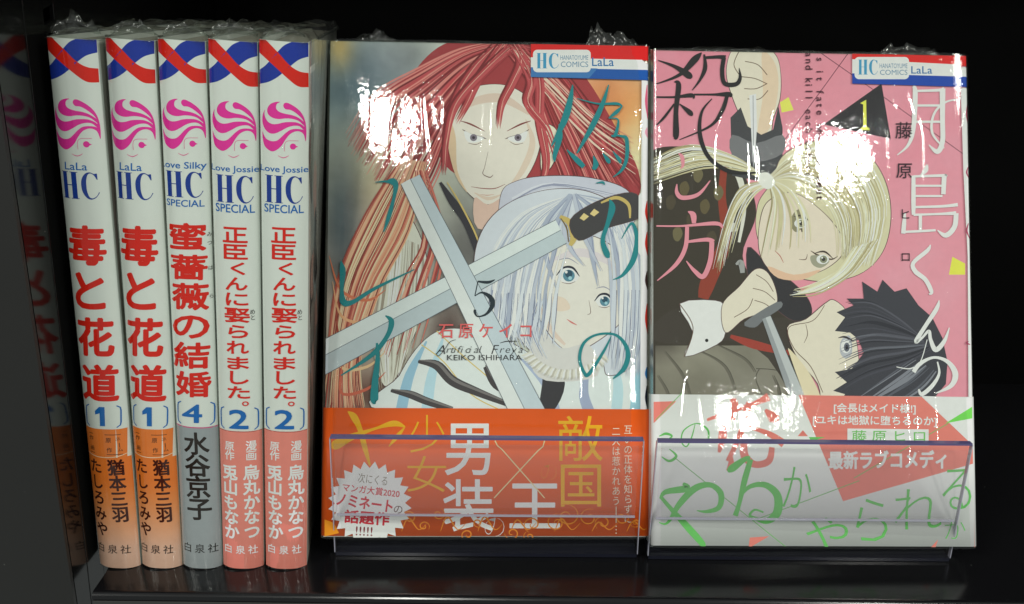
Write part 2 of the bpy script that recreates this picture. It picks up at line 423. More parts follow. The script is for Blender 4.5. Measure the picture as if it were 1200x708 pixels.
def crumple_lid(name, parent, x0, y0, x1, y1, z, amp, seed, mat, nx=26, ny=60, drop=1.2):
    v = []; f = []
    for j in range(ny + 1):
        for i in range(nx + 1):
            x = x0 + (x1 - x0) * i / nx; y = y0 + (y1 - y0) * j / ny
            r = noise.ridged_multi_fractal(Vector((x * 0.06 + seed, y * 0.035, seed)), 1.0, 2.1, 3, 1.0, 2.0) * 0.42
            q = noise.noise(Vector((x * 0.16, y * 0.10, seed * 3)))
            ex = min(1, min(i, nx - i) / 3.0); ey = min(1, min(j, ny - j) / 4.0); e = ex * ey
            v.append((x + q * 0.5 * e, y + q * 0.6 * e, z - drop * (1 - e) + amp * e * max(0, r + q * 0.5)))
    for j in range(ny):
        for i in range(nx):
            a = j * (nx + 1) + i; f.append((a, a + 1, a + nx + 2, a + nx + 1))
    return link_mesh(name, v, f, mat, parent, True)
def fin(name, parent, pts, height, seed, mat):
    """a torn, crumpled strip of film standing up along pts (x, y, z)"""
    q = spline([tuple(p) for p in pts], 10); v = []; f = []; m_ = 6
    for i, (x, y, z) in enumerate(q):
        t = i / (len(q) - 1); hh = height * (math.sin(math.pi * t) ** 0.6) * (0.55 + 0.9 * abs(noise.noise(Vector((i * 0.31, seed, 2.0)))))
        for k in range(m_ + 1):
            s_ = k / m_
            n1 = noise.noise(Vector((i * 0.23, k * 0.5, seed))); n2 = noise.noise(Vector((i * 0.4, k * 0.7, seed + 9)))
            v.append((x + n1 * 2.2 * s_, y + (n2 * 3.0 - 0.6) * s_, z + hh * s_))
    for i in range(len(q) - 1):
        for k in range(m_):
            a = i * (m_ + 1) + k; f.append((a, a + 1, a + m_ + 2, a + m_ + 1))
    return link_mesh(name, v, f, mat, parent, True)

TAPER = 1.5
def shelved_book(x, T, lean, label, seed, group=None, yaw=0.0):
    SAG = 2.4; D = 112; TP = TAPER
    mw = Matrix.Translation(Vector((x, 1.2, T * math.sin(R(lean)) + 0.15)) * MM) @ Matrix.Rotation(R(yaw), 4, 'Z') @ Matrix.Rotation(R(lean), 4, 'Y')
    b = root('manga_book', label, 'book', mw, group)
    pr = [(0, D)] + [(0, D * (1 - k / 6) ** 1) for k in range(1, 6)] + spine_profile(T, SAG, D) + [(T - TP * k / 6, D * k / 6) for k in range(1, 7)]
    n = len(pr); inner = []
    v = [(px, py, z) for z in (0, BH) for px, py in pr]
    def shr(px, py): return (0.35 + px * (T - 0.7) / T * 1.0, py + (0.4 if py < 5 else 0))
    v += [(*shr(px, py), z) for z in (0, BH) for px, py in pr]
    f = []
    for i in range(n - 1):
        f.append((i, i + 1, n + i + 1, n + i)); f.append((2 * n + i + 1, 2 * n + i, 3 * n + i, 3 * n + i + 1))
        f.append((n + i, n + i + 1, 3 * n + i + 1, 3 * n + i)); f.append((i + 1, i, 2 * n + i, 2 * n + i + 1))
    o = link_mesh('jacket', v, f, M_JACKET, b, False)
    for p in o.data.polygons: p.use_smooth = True
    try: o.data.set_sharp_from_angle(angle=R(40))
    except Exception: pass
    box('page_block', (0.5, 1.5, 1.5), (T - 0.6 - TP, D - 3, BH - 1.5), M_PAGES, b)
    # film
    prw = [(0, D)] + [(0, D * (1 - k / 14)) for k in range(1, 14)] + spine_profile(T, SAG, D, 9) + [(T - TP * k / 16, D * k / 16) for k in range(1, 17)]
    wr = wrap_shell('shrink_wrap', b, prw, BH, M_FILM_SPINE, 0.22, 0.22, seed * 3.7, freq=0.12)
    crumple_lid('wrap_lid', b, -0.3, -SAG + 0.2, T + 0.2, D, BH + 0.9, 2.6, seed * 5.1, M_FILM_TOP, 22, 70)
    return b, T, SAG
def spine_surf(T, sag): return lambda u, v, h: (u, spine_y(u, T, sag) - h, v)

# ---- spine print ---------------------------------------------------------
WHITE = (236, 240, 236)
RED = (200, 28, 12); BLUE = (20, 46, 142); NAVY = (16, 50, 132); CYAN = (14, 92, 164); PINK = (216, 44, 144); BLACK = (26, 22, 20)
def hc_mark(P, x0, y0, x1, y1, col, sl=0.0, bg=WHITE):
    W_ = x1 - x0; H_ = y1 - y0
    def X(u, v): return (x0 + u * W_ + sl * v * H_, y0 + v * H_)
    def pl(p): P.poly([X(*q) for q in p], col)
    pl([(0.04, 0), (0.17, 0), (0.17, 1), (0.04, 1)]); pl([(0.30, 0), (0.44, 0), (0.44, 1), (0.30, 1)])
    pl([(0.17, 0.475), (0.30, 0.475), (0.30, 0.505), (0.17, 0.505)])
    for a, b_ in ((0.0, 0.21), (0.26, 0.48)):
        pl([(a, 0), (b_, 0), (b_, 0.022), (a, 0.022)]); pl([(a, 0.978), (b_, 0.978), (b_, 1), (a, 1)])
    # the C: a fat crescent with thin horns
    outer = [(0.97, 0.05), (0.93, 0.05), (0.90, 0.06), (0.80, 0.0), (0.68, 0.05), (0.58, 0.25), (0.555, 0.5), (0.585, 0.75), (0.68, 0.95), (0.80, 1.01), (0.92, 0.93), (1.0, 0.76)]
    inner = [(0.985, 0.74), (0.93, 0.88), (0.83, 0.965), (0.75, 0.92), (0.70, 0.72), (0.69, 0.5), (0.70, 0.28), (0.745, 0.09), (0.82, 0.04), (0.90, 0.12), (0.955, 0.27), (0.975, 0.27)]
    P.poly([X(*q) for q in spline(outer, 4)] + [X(*q) for q in spline(inner, 4)], col)
def emblem(P, fx):
    """flowing-haired face emblem; fx maps its drawing grid to the page"""
    def S(pts): P.poly([fx(*p) for p in spline(pts, 5, True)], PINK)
    S([(285, 103), (235, 106), (175, 135), (141, 190), (150, 245), (200, 280), (270, 291), (350, 280), (420, 283), (490, 305), (550, 362), (556, 350), (535, 308), (480, 265), (420, 242), (340, 229), (280, 212), (245, 182), (243, 145), (258, 120)])
    S([(322, 145), (335, 114), (372, 110), (440, 143), (500, 193), (540, 255), (562, 330), (571, 420), (567, 530), (556, 480), (548, 400), (545, 330), (520, 275), (455, 215), (400, 185), (345, 178)])
    S([(113, 200), (86, 260), (82, 340), (110, 410), (165, 452), (230, 452), (300, 418), (370, 378), (440, 358), (500, 365), (552, 415), (556, 390), (530, 352), (470, 322), (400, 318), (330, 325), (260, 345), (200, 350), (150, 330), (118, 288), (106, 240)])
    S([(82, 445), (85, 520), (108, 600), (160, 642), (210, 652), (265, 622), (310, 575), (350, 510), (400, 450), (460, 420), (510, 425), (545, 460), (564, 535), (568, 470), (548, 412), (485, 393), (410, 400), (350, 440), (300, 490), (250, 530), (190, 540), (130, 520), (98, 480)])
    def B(pts): P.brush([(*fx(x, y), w_) for x, y, w_ in pts], (206, 90, 140))
    B([(338, 645, .5), (337, 585, .5), (348, 545, .5), (380, 527, .5), (430, 524, .5), (490, 525, .5)])
    P.poly([fx(430 + 34 * math.cos(R(a)), 588 + 34 * math.sin(R(a))) for a in range(0, 360, 24)], PINK)
    P.poly([fx(455, 575), fx(485, 590), fx(455, 603)], PINK)
    B([(265, 695, .4), (300, 712, .8), (330, 716, .9), (360, 705, .8), (385, 690, .4)])
def stripes(P, fx):
    """crossed ribbons at the head of the spine, on a 0..1 by 0..1 grid"""
    def Q(*p): return [fx(*q) for q in p]
    P.poly([fx(*q) for q in [(0.70, 0.0), (1.0, 0.0), (1.0, 0.33)] + spline([(1.0, 0.33), (0.82, 0.40), (0.62, 0.58), (0.40, 0.80), (0.20, 0.93), (0.0, 1.0)], 4)[1:] + [(0.0, 0.68)] + spline([(0.0, 0.68), (0.15, 0.55), (0.35, 0.30), (0.52, 0.10), (0.70, 0.0)], 4)[1:-1]], BLUE)
    P.poly([fx(*q) for q in [(-.02, 0.0), (0.15, 0.0)] + spline([(0.15, 0.0), (0.40, 0.26), (0.62, 0.52), (0.82, 0.66), (1.0, 0.70)], 5)[1:] + [(1.0, 1.02)] + spline([(1.0, 1.02), (0.80, 1.0), (0.58, 0.82), (0.30, 0.55), (0.0, 0.30)], 5)[1:]], RED)
def bracket(P, x, y0, y1, side, col):
    P.brush([(x + side * 4.2, y0, 1.1), (x + side * 0.6, y0 + 2.6, 1.3), (x, y0 + 6, 1.4), (x, y1 - 6, 1.4), (x + side * 0.6, y1 - 2.6, 1.3), (x + side * 4.2, y1, 1.1)], col, straight=True)
def design_a(P):                                       # the two red-titled first volumes
    lean = 0.068
    P.section('crossed_ribbons'); stripes(P, lambda u, v: (122 + 53.6 * u + v * 2.2, 48.8 + v * 48))
    P.section('emblem'); emblem(P, lambda x, y: (127.4 + (x - 75) / 495 * 49.5 + (y - 103) / 548 * 3.0, 116 + (y - 103) / 548 * 57))
    P.section('publisher_mark'); P.fit('LaLa', 140.5, 187.3, 166, 196, CYAN, 0.015)
    hc_mark(P, 135.5, 198, 176.5, 228.5, NAVY, 0.06)
    P.section('title_lettering')
    for ch, x0, y0, x1, y1 in (('毒', 139.5, 257.5, 184.5, 305.5), ('と', 146.5, 312, 183, 356.5), ('花', 147.5, 364, 191, 412), ('道', 151, 419, 195, 465)):
        P.fit(ch, x0 + .8, y0 + .8, x1 - .8, y1 - .8, RED, 0.042, 0)
    P.section('foot_panel'); P.field(150, 497, 216, 700, 6, 24, lambda x, y: tuple(a + (b - a) * max(0, min(1, (y - 560) / 85)) for a, b in zip((232, 108, 34), (210, 168, 148))))
    P.rect(190, 497, 216, 531, (205, 200, 190))
    P.rect(150, 497, 201 , 531, (222, 112, 44))
    P.section('volume_number'); P.poly([(172.5, 470.5), (178.6, 470.5), (178.8, 493.3), (173.2, 493.3), (173, 478), (167.8, 480), (167.6, 475.6)], CYAN); bracket(P, 156, 469, 495, 1, CYAN); bracket(P, 195.4, 469, 495, -1, CYAN)
    dk = (70, 36, 14); P.section('author_lettering')
    for ch, x, y, sz in (('作', 161.8, 509, 6), ('画', 162.8, 521, 6), ('原', 182, 510, 6.5), ('作', 183, 522, 6.5)): P.char(ch, x, y, sz, sz, dk, 0.02)
    for i, ch in enumerate('ネム'): P.char(ch, 192.3 + i * 2.2, 509 + i * 12.5, 5.8, 5.8, dk, 0.01)
    P.line((193.4, 513.5), (194, 519), 0.7, dk)
    for x0, x1, y in ((178, 195, 503.6), (180, 197, 527.4), (159, 164, 503.4), (160, 166, 526.4)): P.line((x0, y), (x1, y), 0.7, dk)
    P.brush([(152, 527.5, .5), (170, 530.8, .7), (190, 530, .7), (210, 524, .5)], (240, 200, 170))
    for i, ch in enumerate('たしろみや'): P.char(ch, 166.4 + i * 1.35, 542.5 + i * 19.2, 15.5, 18.5, (58, 20, 10), 0.03, 0, lean)
    for i, ch in enumerate('猶本三羽'): P.char(ch, 189.4 + i * 1.35, 543 + i * 19, 18.5, 20, (58, 20, 10), 0.035, 0, lean)
    P.section('publisher_name')
    for i, ch in enumerate('白泉社'): P.char(ch, 169.5 + i * 14.5, 643, 11.5, 11.5, (60, 48, 44), 0.008)
def design_b(P):
    lean = 0.05
    P.section('crossed_ribbons'); stripes(P, lambda u, v: (183 + 51.5 * u + v * 2.0, 51 + v * 48))
    P.section('emblem'); emblem(P, lambda x, y: (187.6 + (x - 75) / 495 * 47.5 + (y - 103) / 548 * 2.4, 118 + (y - 103) / 548 * 57))
    P.section('publisher_mark'); P.fit('Love Silky', 186.6, 189.3, 238, 199.5, CYAN, 0.02)
    hc_mark(P, 193, 200.4, 234, 230, NAVY, 0.05)
    P.fit('SPECIAL', 194, 232.8, 236.5, 240.8, CYAN, 0.02)
    P.section('title_lettering')
    for ch, x0, y0, x1, y1 in (('蜜', 196.5, 258.5, 239.5, 292), ('薔', 198.3, 295, 241, 326), ('薇', 199.5, 328, 243, 361), ('の', 200.5, 365.5, 243.5, 394), ('結', 201.5, 397, 244.5, 429.5), ('婚', 204, 431.5, 246, 463)):
        P.fit(ch, x0 + .8, y0 + .6, x1 - .8, y1 - .6, RED, 0.040)
    for ch, x, y in (('み', 241.3, 273), ('つ', 241.6, 283), ('ば', 243, 312), ('ら', 244, 345)): P.char(ch, x, y, 5, 6, BLACK)
    P.section('foot_panel'); P.field(196, 497.5, 266, 700, 4, 20, lambda x, y: tuple(a + (b - a) * max(0, min(1, (y - 500) / 150)) for a, b in zip((138, 144, 148), (146, 150, 154))))
    P.line((205, 497.6), (256, 498.6), 1.2, (190, 70, 120))
    P.section('volume_number'); P.fit('4', 213, 470.5, 236, 492.5, CYAN, 0.03); bracket(P, 207.5, 468.5, 495, 1, CYAN); bracket(P, 248.5, 469, 495.5, -1, CYAN)
    P.section('author_lettering')
    for i, ch in enumerate('水谷京子'): P.char(ch, 229.3 + i * 1.3, 517 + i * 25.9, 29, 28, (34, 26, 22), 0.03, 0, lean)
    P.section('publisher_name')
    for i, ch in enumerate('白泉社'): P.char(ch, 220 + i * 14.3, 642.3, 11.5, 11.5, (40, 36, 34), 0.008)
def design_c(P):
    lean = 0.014
    P.section('crossed_ribbons'); stripes(P, lambda u, v: (302.5 + 53.4 * u + v * 0.6, 54.5 + v * 48))
    P.section('emblem'); emblem(P, lambda x, y: (305.5 + (x - 75) / 495 * 49, 120.2 + (y - 103) / 548 * 54.4))
    P.section('publisher_mark'); P.fit('Love Jossie', 303.5, 190.5, 357, 199.5, CYAN, 0.02)
    hc_mark(P, 309.6, 201.2, 351.2, 231.8, NAVY, 0.01)
    P.fit('SPECIAL', 308.4, 233.4, 352.6, 243, CYAN, 0.02)
    P.section('title_lettering')
    for ch, x0, y0, x1, y1 in (('正', 316.2, 258.8, 345, 277.2), ('臣', 317.1, 278.2, 345, 296), ('く', 325, 298.4, 342, 313.6), ('ん', 318.8, 315.6, 344.4, 331.4), ('に', 318.8, 333.6, 345, 349.4), ('娶', 317, 351, 346.6, 368.8),
                               ('ら', 321.2, 370.8, 344.4, 386.8), ('れ', 318.8, 389.2, 345, 405.4), ('ま', 319.4, 408, 345, 423.6), ('し', 322.4, 424.8, 344.6, 441.2), ('た', 319.4, 442.8, 345.8, 458.4), ('。', 336, 460.6, 344.4, 467)):
        P.fit(ch, x0 + .3, y0 + .3, x1 - .3, y1 - .3, RED, 0.04)
    P.char('め', 349, 356, 6, 7, BLACK); P.char('と', 349.4, 362.6, 6, 7, BLACK)
    P.section('foot_panel'); P.field(300, 497.5, 372, 700, 4, 20, lambda x, y: (226, 124, 112))
    P.line((306, 497.6), (358, 497.6), 1.0, (170, 80, 70))
    P.section('volume_number'); P.fit('2', 320.7, 471, 343.5, 494.4, CYAN, 0.035); bracket(P, 310.6, 469.5, 495.5, 1, CYAN); bracket(P, 354.2, 469.5, 495.5, -1, CYAN)
    pk = (250, 236, 224); P.section('author_lettering')
    for ch, x, y, sz in (('原', 321, 515.5, 12), ('作', 321, 527, 12), ('漫', 346, 514.5, 13), ('画', 346, 526.5, 13)): P.char(ch, x, y, sz, sz, pk, 0.025)
    for i, ch in enumerate('兎山もなか'): P.char(ch, 321 + i * 0.3, 547.7 + i * 18.3, 19, 19.5, pk, 0.035)
    for i, ch in enumerate('烏丸かなつ'): P.char(ch, 345.6 + i * 0.1, 547 + i * 18.3, 19, 19.5, pk, 0.035)
    P.section('publisher_name')
    for i, ch in enumerate('白泉社'): P.char(ch, 317.5 + i * 14.8, 642.5, 11.5, 11.5, pk, 0.012)
# where the corners of three spines sit in the reference the drawings were measured from
A_Q = [(122.0, 48.6), (175.8, 50.6), (166.0, 664), (212.4, 664)]
B_Q = [(183.0, 50.4), (235.0, 53), (213.8, 664), (257.6, 664)]
C_Q = [(302.3, 54.4), (356.4, 55.4), (310.4, 664), (358.4, 664)]
def side_print(b, T, tone, seed, barcode=False):
    """jacket art on the right-hand side board, seen only as a sliver"""
    rg = random.Random(seed)
    P = Print(lambda x, y: (x, y), 0.02, 0.004)
    def fn(x, y):
        n1 = noise.noise(Vector((x * 0.06, y * 0.03, seed * 7.0))); t = max(0, min(1, 0.5 + n1 * 0.9))
        a, b2 = tone[int(y // 60) % len(tone)], tone[(int(y // 60) + 1) % len(tone)]; k = (y % 60) / 60
        c = tuple(p + (q - p) * k for p, q in zip(a, b2))
        return tuple(v * (0.62 + 0.26 * t) for v in c)  # printed tones lowered; the side's dimmer light is put into the colour
    P.field(1.5, 0, 112, 177, 24, 50, fn)
    if barcode:
        P.rect(3, 152, 19, 170, (214, 216, 208))
        x = 4.5
        while x < 17.5: wd = rg.choice((0.4, 0.7, 1.1)); P.rect(x, 153.5, x + wd, 168, (40, 40, 40)); x += wd + rg.choice((0.4, 0.8, 1.0))
        for k in range(9):
            cx, cy = rg.uniform(5, 34), rg.uniform(60, 145)
            P.poly([(cx + rg.uniform(2, 9) * math.cos(a), cy + rg.uniform(5, 16) * math.sin(a)) for a in [i * 0.7 for i in range(9)]], rg.choice(((70, 74, 78), (190, 150, 140), (150, 160, 160), (206, 196, 186), (52, 52, 56))), 4)
    P.build('side_art', b, 112, 177, lambda u, v, h: (T + h - TAPER * u / 112, u, v))
BOOKS = [ # x, T, lean, design, quad, label
    (0.0, 14.0, 3.05, design_a, A_Q, 'red-titled white spine with orange foot, the leftmost book, beside the black upright'),
    (14.75, 13.7, 3.6, design_a, A_Q, 'red-titled white spine with orange foot, second from left, between its twin and the grey-footed spine'),
    (29.1, 13.3, 3.75, design_b, B_Q, 'white spine with grey foot and number 4, middle of the five shelved books'),
    (43.1, 13.8, 3.85, design_c, C_Q, 'white spine with salmon pink foot, directly right of the grey-footed spine'),
    (58.0, 13.9, 3.72, design_c, C_Q, 'salmon-footed white spine ending the row, with its jacket side showing beside the red-haired cover'),
]
TONES = [[(222, 150, 140), (170, 190, 160), (190, 170, 165), (220, 220, 210)], [(200, 120, 120), (200, 205, 196), (190, 200, 190)], [(170, 110, 100), (200, 200, 190), (170, 160, 150)],
         [(190, 190, 180), (214, 216, 208), (180, 170, 160)], [(200, 190, 180), (176, 158, 150), (206, 208, 202), (190, 192, 186)]]
book_roots = []
for i, (x, T, lean, des, quad, lab) in enumerate(BOOKS):
    b, T, SAG = shelved_book(x, T, lean, lab, i + 1, 'manga volumes shelved spine out', 0.8 + 1.25 * i)
    P = Print(homography(quad, [(0, BH), (T, BH), (0, 0.8), (T, 0.8)]), 0.03, 0.002)
    des(P)
    P.build('spine_print', b, T, BH, spine_surf(T, SAG), [T * k / 16 for k in range(1, 16)])
    side_print(b, T, TONES[i], i + 1, i == 4)
    book_roots.append(b)

# ================================================================== FACE-OUT STACKS
CW = 115.0
def pose(x, y, z, tilt, roll, yaw):
    r = Vector((math.cos(yaw), math.sin(yaw), 0)); b = Vector((-math.sin(yaw), math.cos(yaw), 0)); up_ = Vector((0, 0, 1))
    u = math.cos(tilt) * up_ + math.sin(tilt) * b
    rr = math.cos(roll) * r + math.sin(roll) * u; uu = -math.sin(roll) * r + math.cos(roll) * u
    n = uu.cross(rr)                                # points into the shelf
    M = Matrix((rr, n, uu)).transposed().to_4x4(); M.translation = Vector((x, y, z)) * MM
    return M
POSE1 = pose(77.25, 6.86, 8.74, 0.369, -0.00586, 0.030)
POSE2 = pose(193.51, 4.32, 8.46, 0.3907, -0.00664, 0.0253)
Q1 = [(387.5, 48.1), (759.9, 55.0), (379.0, 629.2), (758.2, 629.2)]
Q2 = [(766.0, 59.1), (1132.6, 66.2), (765.4, 639.4), (1143.1, 640.8)]
DST = [(0, BH), (CW, BH), (0, 0), (CW, 0)]
MAP1 = homography(Q1, DST); MAP2 = homography(Q2, DST)
def front_profile(T, n=40, r=1.6):
    p = [(0, T)] + [(0, T - (T - r) * k / 5) for k in range(1, 5)]
    p += [(r - r * math.cos(R(a)), r - r * math.sin(R(a))) for a in range(0, 91, 15)]
    p += [(r + (CW - 2 * r) * k / n, 0) for k in range(1, n)]
    p += [(CW - r + r * math.sin(R(a)), r - r * math.cos(R(a))) for a in range(0, 91, 15)]
    p += [(CW, r + (T - r) * k / 5) for k in range(1, 6)]
    if n > 10: p = [(x, y + (0.85 * math.exp(-min(x, CW - x) / 4.0) if y < r else 0)) for x, y in p]
    return p
def flat_book(mw, T, label, jm, seed, group, detailed=True):
    b = root('manga_book', label, 'book', mw, group)
    t = 0.35; rr_ = 1.1
    # jacket: front board, rounded spine at the right, back board
    outer = [(0, 0)] + [(CW - rr_ + rr_ * math.sin(R(a)), rr_ - rr_ * math.cos(R(a))) for a in range(0, 91, 18)] + [(CW - rr_ + rr_ * math.cos(R(a)), T - rr_ + rr_ * math.sin(R(a))) for a in range(0, 91, 18)] + [(0, T)]
    inner = [(0, t)] + [(CW - rr_ + (rr_ - t) * math.sin(R(a)), rr_ - (rr_ - t) * math.cos(R(a))) for a in range(0, 91, 18)] + [(CW - rr_ + (rr_ - t) * math.cos(R(a)), T - rr_ + (rr_ - t) * math.sin(R(a))) for a in range(0, 91, 18)] + [(0, T - t)]
    n = len(outer); v = [(x, y, z) for z in (0, BH) for x, y in outer] + [(x, y, z) for z in (0, BH) for x, y in inner]; f = []
    for i in range(n - 1):
        f.append((i, i + 1, n + i + 1, n + i)); f.append((2 * n + i + 1, 2 * n + i, 3 * n + i, 3 * n + i + 1))
        f.append((n + i, n + i + 1, 3 * n + i + 1, 3 * n + i)); f.append((i + 1, i, 2 * n + i, 2 * n + i + 1))
    f += [(0, n, 3 * n, 2 * n), (n - 1, 3 * n - 1, 4 * n - 1, 2 * n - 1)]
    link_mesh('jacket', v, f, jm, b)
    box('page_block', (1.2, 0.6, 1.2), (CW - 1.5, T - 0.6, BH - 1.2), M_PAGES, b)
    wrap_shell('shrink_wrap', b, front_profile(T), BH, M_FILM, 1.25, 0.32, seed * 2.9, freq=0.035, nz=84)
    crumple_lid('wrap_lid', b, -0.5, -0.9, CW + 0.5, T, BH + 0.8, 1.5, seed * 4.3, M_FILM_TOP, 90, 14, 0.8)
    return b
GLS = 'copies stacked face out behind the red-haired cover'
PKS = 'copies stacked face out behind the pink cover'
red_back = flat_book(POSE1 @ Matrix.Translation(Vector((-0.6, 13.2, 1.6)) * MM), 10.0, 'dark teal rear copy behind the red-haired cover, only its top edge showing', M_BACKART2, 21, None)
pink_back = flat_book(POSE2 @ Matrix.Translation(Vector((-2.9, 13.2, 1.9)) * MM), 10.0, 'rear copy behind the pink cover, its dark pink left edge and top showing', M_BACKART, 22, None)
red_book = flat_book(POSE1, 10.6, 'face-out book with red-haired and silver-haired figures, crossed blades and an orange paper band', M_JACKET, 11, None)
pink_book = flat_book(POSE2, 10.6, 'pink face-out book with blond and dark-haired figures and a white paper band, rightmost', M_JACKET, 13, None)
front_surf = lambda u, v, h: (u, -h if u < CW - 1.1 else -h + 1.1 - math.sqrt(max(0, 1.21 - (u - CW + 1.1) ** 2)), v)
GRIDCUT = [CW - 1.1, CW - 0.75, CW - 0.4, CW - 0.15]

def mixc(a, b, t): t = max(0, min(1, t)); return tuple(p + (q - p) * t for p, q in zip(a, b))
def painter(base, blobs, mott=10, seed=0):
    def fn(x, y):
        c = base
        for cx, cy, rx, ry, col, k in blobs:
            d = ((x - cx) / rx) ** 2 + ((y - cy) / ry) ** 2
            if d < 9: c = mixc(c, col, k * math.exp(-d))
        n1 = noise.noise(Vector((x * 0.03, y * 0.03, seed))) + 0.5 * noise.noise(Vector((x * 0.09, y * 0.09, seed + 4)))
        return tuple(max(0, min(255, v + mott * n1)) for v in c)
    return fn
def badge(P, bx0, by0, bx1, by1, hc, ht, cm, ll):
    P.rrect(bx0, by0, bx1, by1, 5, (240, 244, 244))
    hc_mark(P, *hc, (62, 140, 180), 0.0)
    P.fit('HANATOYUME', *ht, (90, 130, 160)); P.fit('COMICS', *cm, (90, 130, 160)); P.fit('LaLa', *ll, (34, 104, 160), 0.012)

# ---------------------------------------------------------------- cover one: artwork (a plain generic fantasy picture in the same colours)
P = Print(MAP1, 0.02, 0.0006)
P.section('artwork_background'); P.field(376, 40, 765, 480, 64, 76, painter((200, 204, 190), [
    (420, 100, 74, 66, (92, 116, 130), 1.0), (398, 55, 16, 26, (196, 172, 110), 1), (470, 70, 60, 40, (120, 120, 128), .5),
    (735, 130, 50, 55, (222, 158, 92), 1), (700, 110, 50, 60, (206, 128, 84), .8), (745, 180, 16, 40, (214, 196, 150), .8),
    (440, 220, 50, 70, (196, 188, 150), .8), (420, 330, 46, 100, (150, 98, 84), .7), (400, 260, 26, 90, (74, 88, 96), .9),
    (520, 400, 40, 60, (72, 50, 46), 1), (440, 460, 60, 30, (84, 50, 40), .9), (480, 330, 34, 90, (205, 206, 196), .9), (560, 290, 60, 80, (60, 56, 60), .7)], 14, 1))
P.section('red_haired_figure')
hair_d, hair_m, hair_l, hair_h = (112, 40, 44), (156, 58, 64), (178, 78, 82), (204, 128, 120)
P.poly([(486, 84), (520, 52), (570, 44), (650, 48), (690, 96), (722, 150), (748, 200), (744, 232), (690, 214), (640, 240), (600, 236), (528, 200), (505, 160), (478, 120)], (152, 58, 62), 6)
P.strands([(590, 48), (540, 58), (490, 82), (440, 112), (408, 160)], [(600, 60), (560, 96), (530, 150), (512, 200), (480, 260)], 170, 2.0, [hair_d, hair_m, hair_m, hair_l, hair_h, (186, 74, 78)], 8, 3)
P.strands([(596, 50), (640, 62), (690, 120), (722, 176), (752, 214)], [(594, 62), (622, 104), (640, 160), (660, 214), (668, 262)], 180, 2.0, [hair_d, hair_m, hair_l, hair_h, (186, 80, 82), (134, 48, 50)], 7, 4)
P.strands([(600, 58), (640, 80), (690, 130), (735, 160)], [(600, 60), (650, 120), (700, 170), (752, 206)], 18, 2.2, [hair_h, (232, 188, 170), hair_l], 6, 14)
# first face, pale, with soft printed shading: pale, generic, eyes lowered
skin = (224, 206, 196); skin_s = (206, 176, 162); line = (98, 66, 60)
P.cel([(530, 118), (556, 102), (592, 100), (620, 116), (634, 148), (630, 182), (614, 212), (590, 232), (570, 240), (550, 228), (534, 204), (526, 168)], skin, 6)
P.poly([(556, 232), (572, 240), (594, 231), (600, 262), (560, 268)], skin_s, 4)
P.poly([(526, 140), (534, 160), (536, 200), (548, 226), (534, 206), (525, 170)], (206, 180, 150), 4)
P.brush([(536, 132, 2), (560, 118, 9), (590, 116, 10), (620, 134, 3)], (204, 184, 170)); P.brush([(616, 140, 1), (624, 168, 7), (612, 200, 7), (592, 226, 2)], (206, 188, 172)); P.brush([(556, 226, 1), (572, 233, 4), (588, 228, 1)], (206, 186, 170))
for x0, s_ in ((556, 1), (606, -1)):
    P.brush([(x0 - 14 * s_, 152, .5), (x0 - 4 * s_, 158, 2.0), (x0 + 8 * s_, 161, 1.6), (x0 + 14 * s_, 163, .5)], (70, 46, 46))
    P.poly([(x0 - 12 * s_, 154), (x0 - 2 * s_, 158), (x0 + 11 * s_, 162), (x0 + 3 * s_, 167), (x0 - 8 * s_, 166)], (222, 220, 214), 4)
    P.dot(x0 - 1 * s_, 161.5, 4.2, (120, 112, 124)); P.dot(x0 - 1 * s_, 161.5, 1.8, (60, 50, 60))
    P.brush([(x0 - 16 * s_, 142, .6), (x0 - 4 * s_, 146, 2.0), (x0 + 12 * s_, 154, .5)], (120, 56, 54))
    P.brush([(x0 - 7 * s_, 168, .4), (x0 + 2 * s_, 169.5, .7), (x0 + 9 * s_, 166, .3)], line)
P.brush([(572, 178, .3), (568, 196, .5), (566, 204, .8), (574, 208, 1.0), (578, 205, .4)], line)
P.brush([(552, 219, .4), (566, 221, 1.0), (580, 221, 1.0), (592, 216, .4)], (140, 84, 80)); P.brush([(563, 228, .3), (571, 229, .8), (579, 228, .3)], (190, 140, 124))
P.cel([(636, 150), (650, 150), (656, 168), (646, 196), (634, 200)], (214, 206, 186), 5); P.brush([(641, 158, .4), (648, 168, .7), (642, 186, .4)], line)
for a in ([(582, 52), (556, 78), (536, 110), (524, 150), (520, 200)], [(590, 50), (572, 74), (558, 96), (548, 118), (536, 140)], [(600, 50), (610, 70), (600, 96), (588, 120), (584, 146)], [(606, 52), (630, 88), (632, 140), (640, 190), (632, 220)], [(604, 56), (622, 92), (618, 120), (640, 150), (652, 186)], [(596, 56), (570, 80), (540, 112), (528, 136), (522, 170)]):
    for k in (0, 4, 1, 5, 2, 6, 3):
        o_ = (k - 3) * 1.9
        P.brush([(x + o_ * (1 - i * .12), y + (k % 3) * 2.5, (1.6, 2.6, 3.2, 2.4, .4)[i]) for i, (x, y) in enumerate(a)], (hair_d, hair_m, hair_l, (168, 68, 72), hair_h, hair_m, hair_l)[k], 6)
    P.brush([(x + 1, y, (.3, .6, .7, .5, .2)[i]) for i, (x, y) in enumerate(a)], (222, 170, 156), 6)
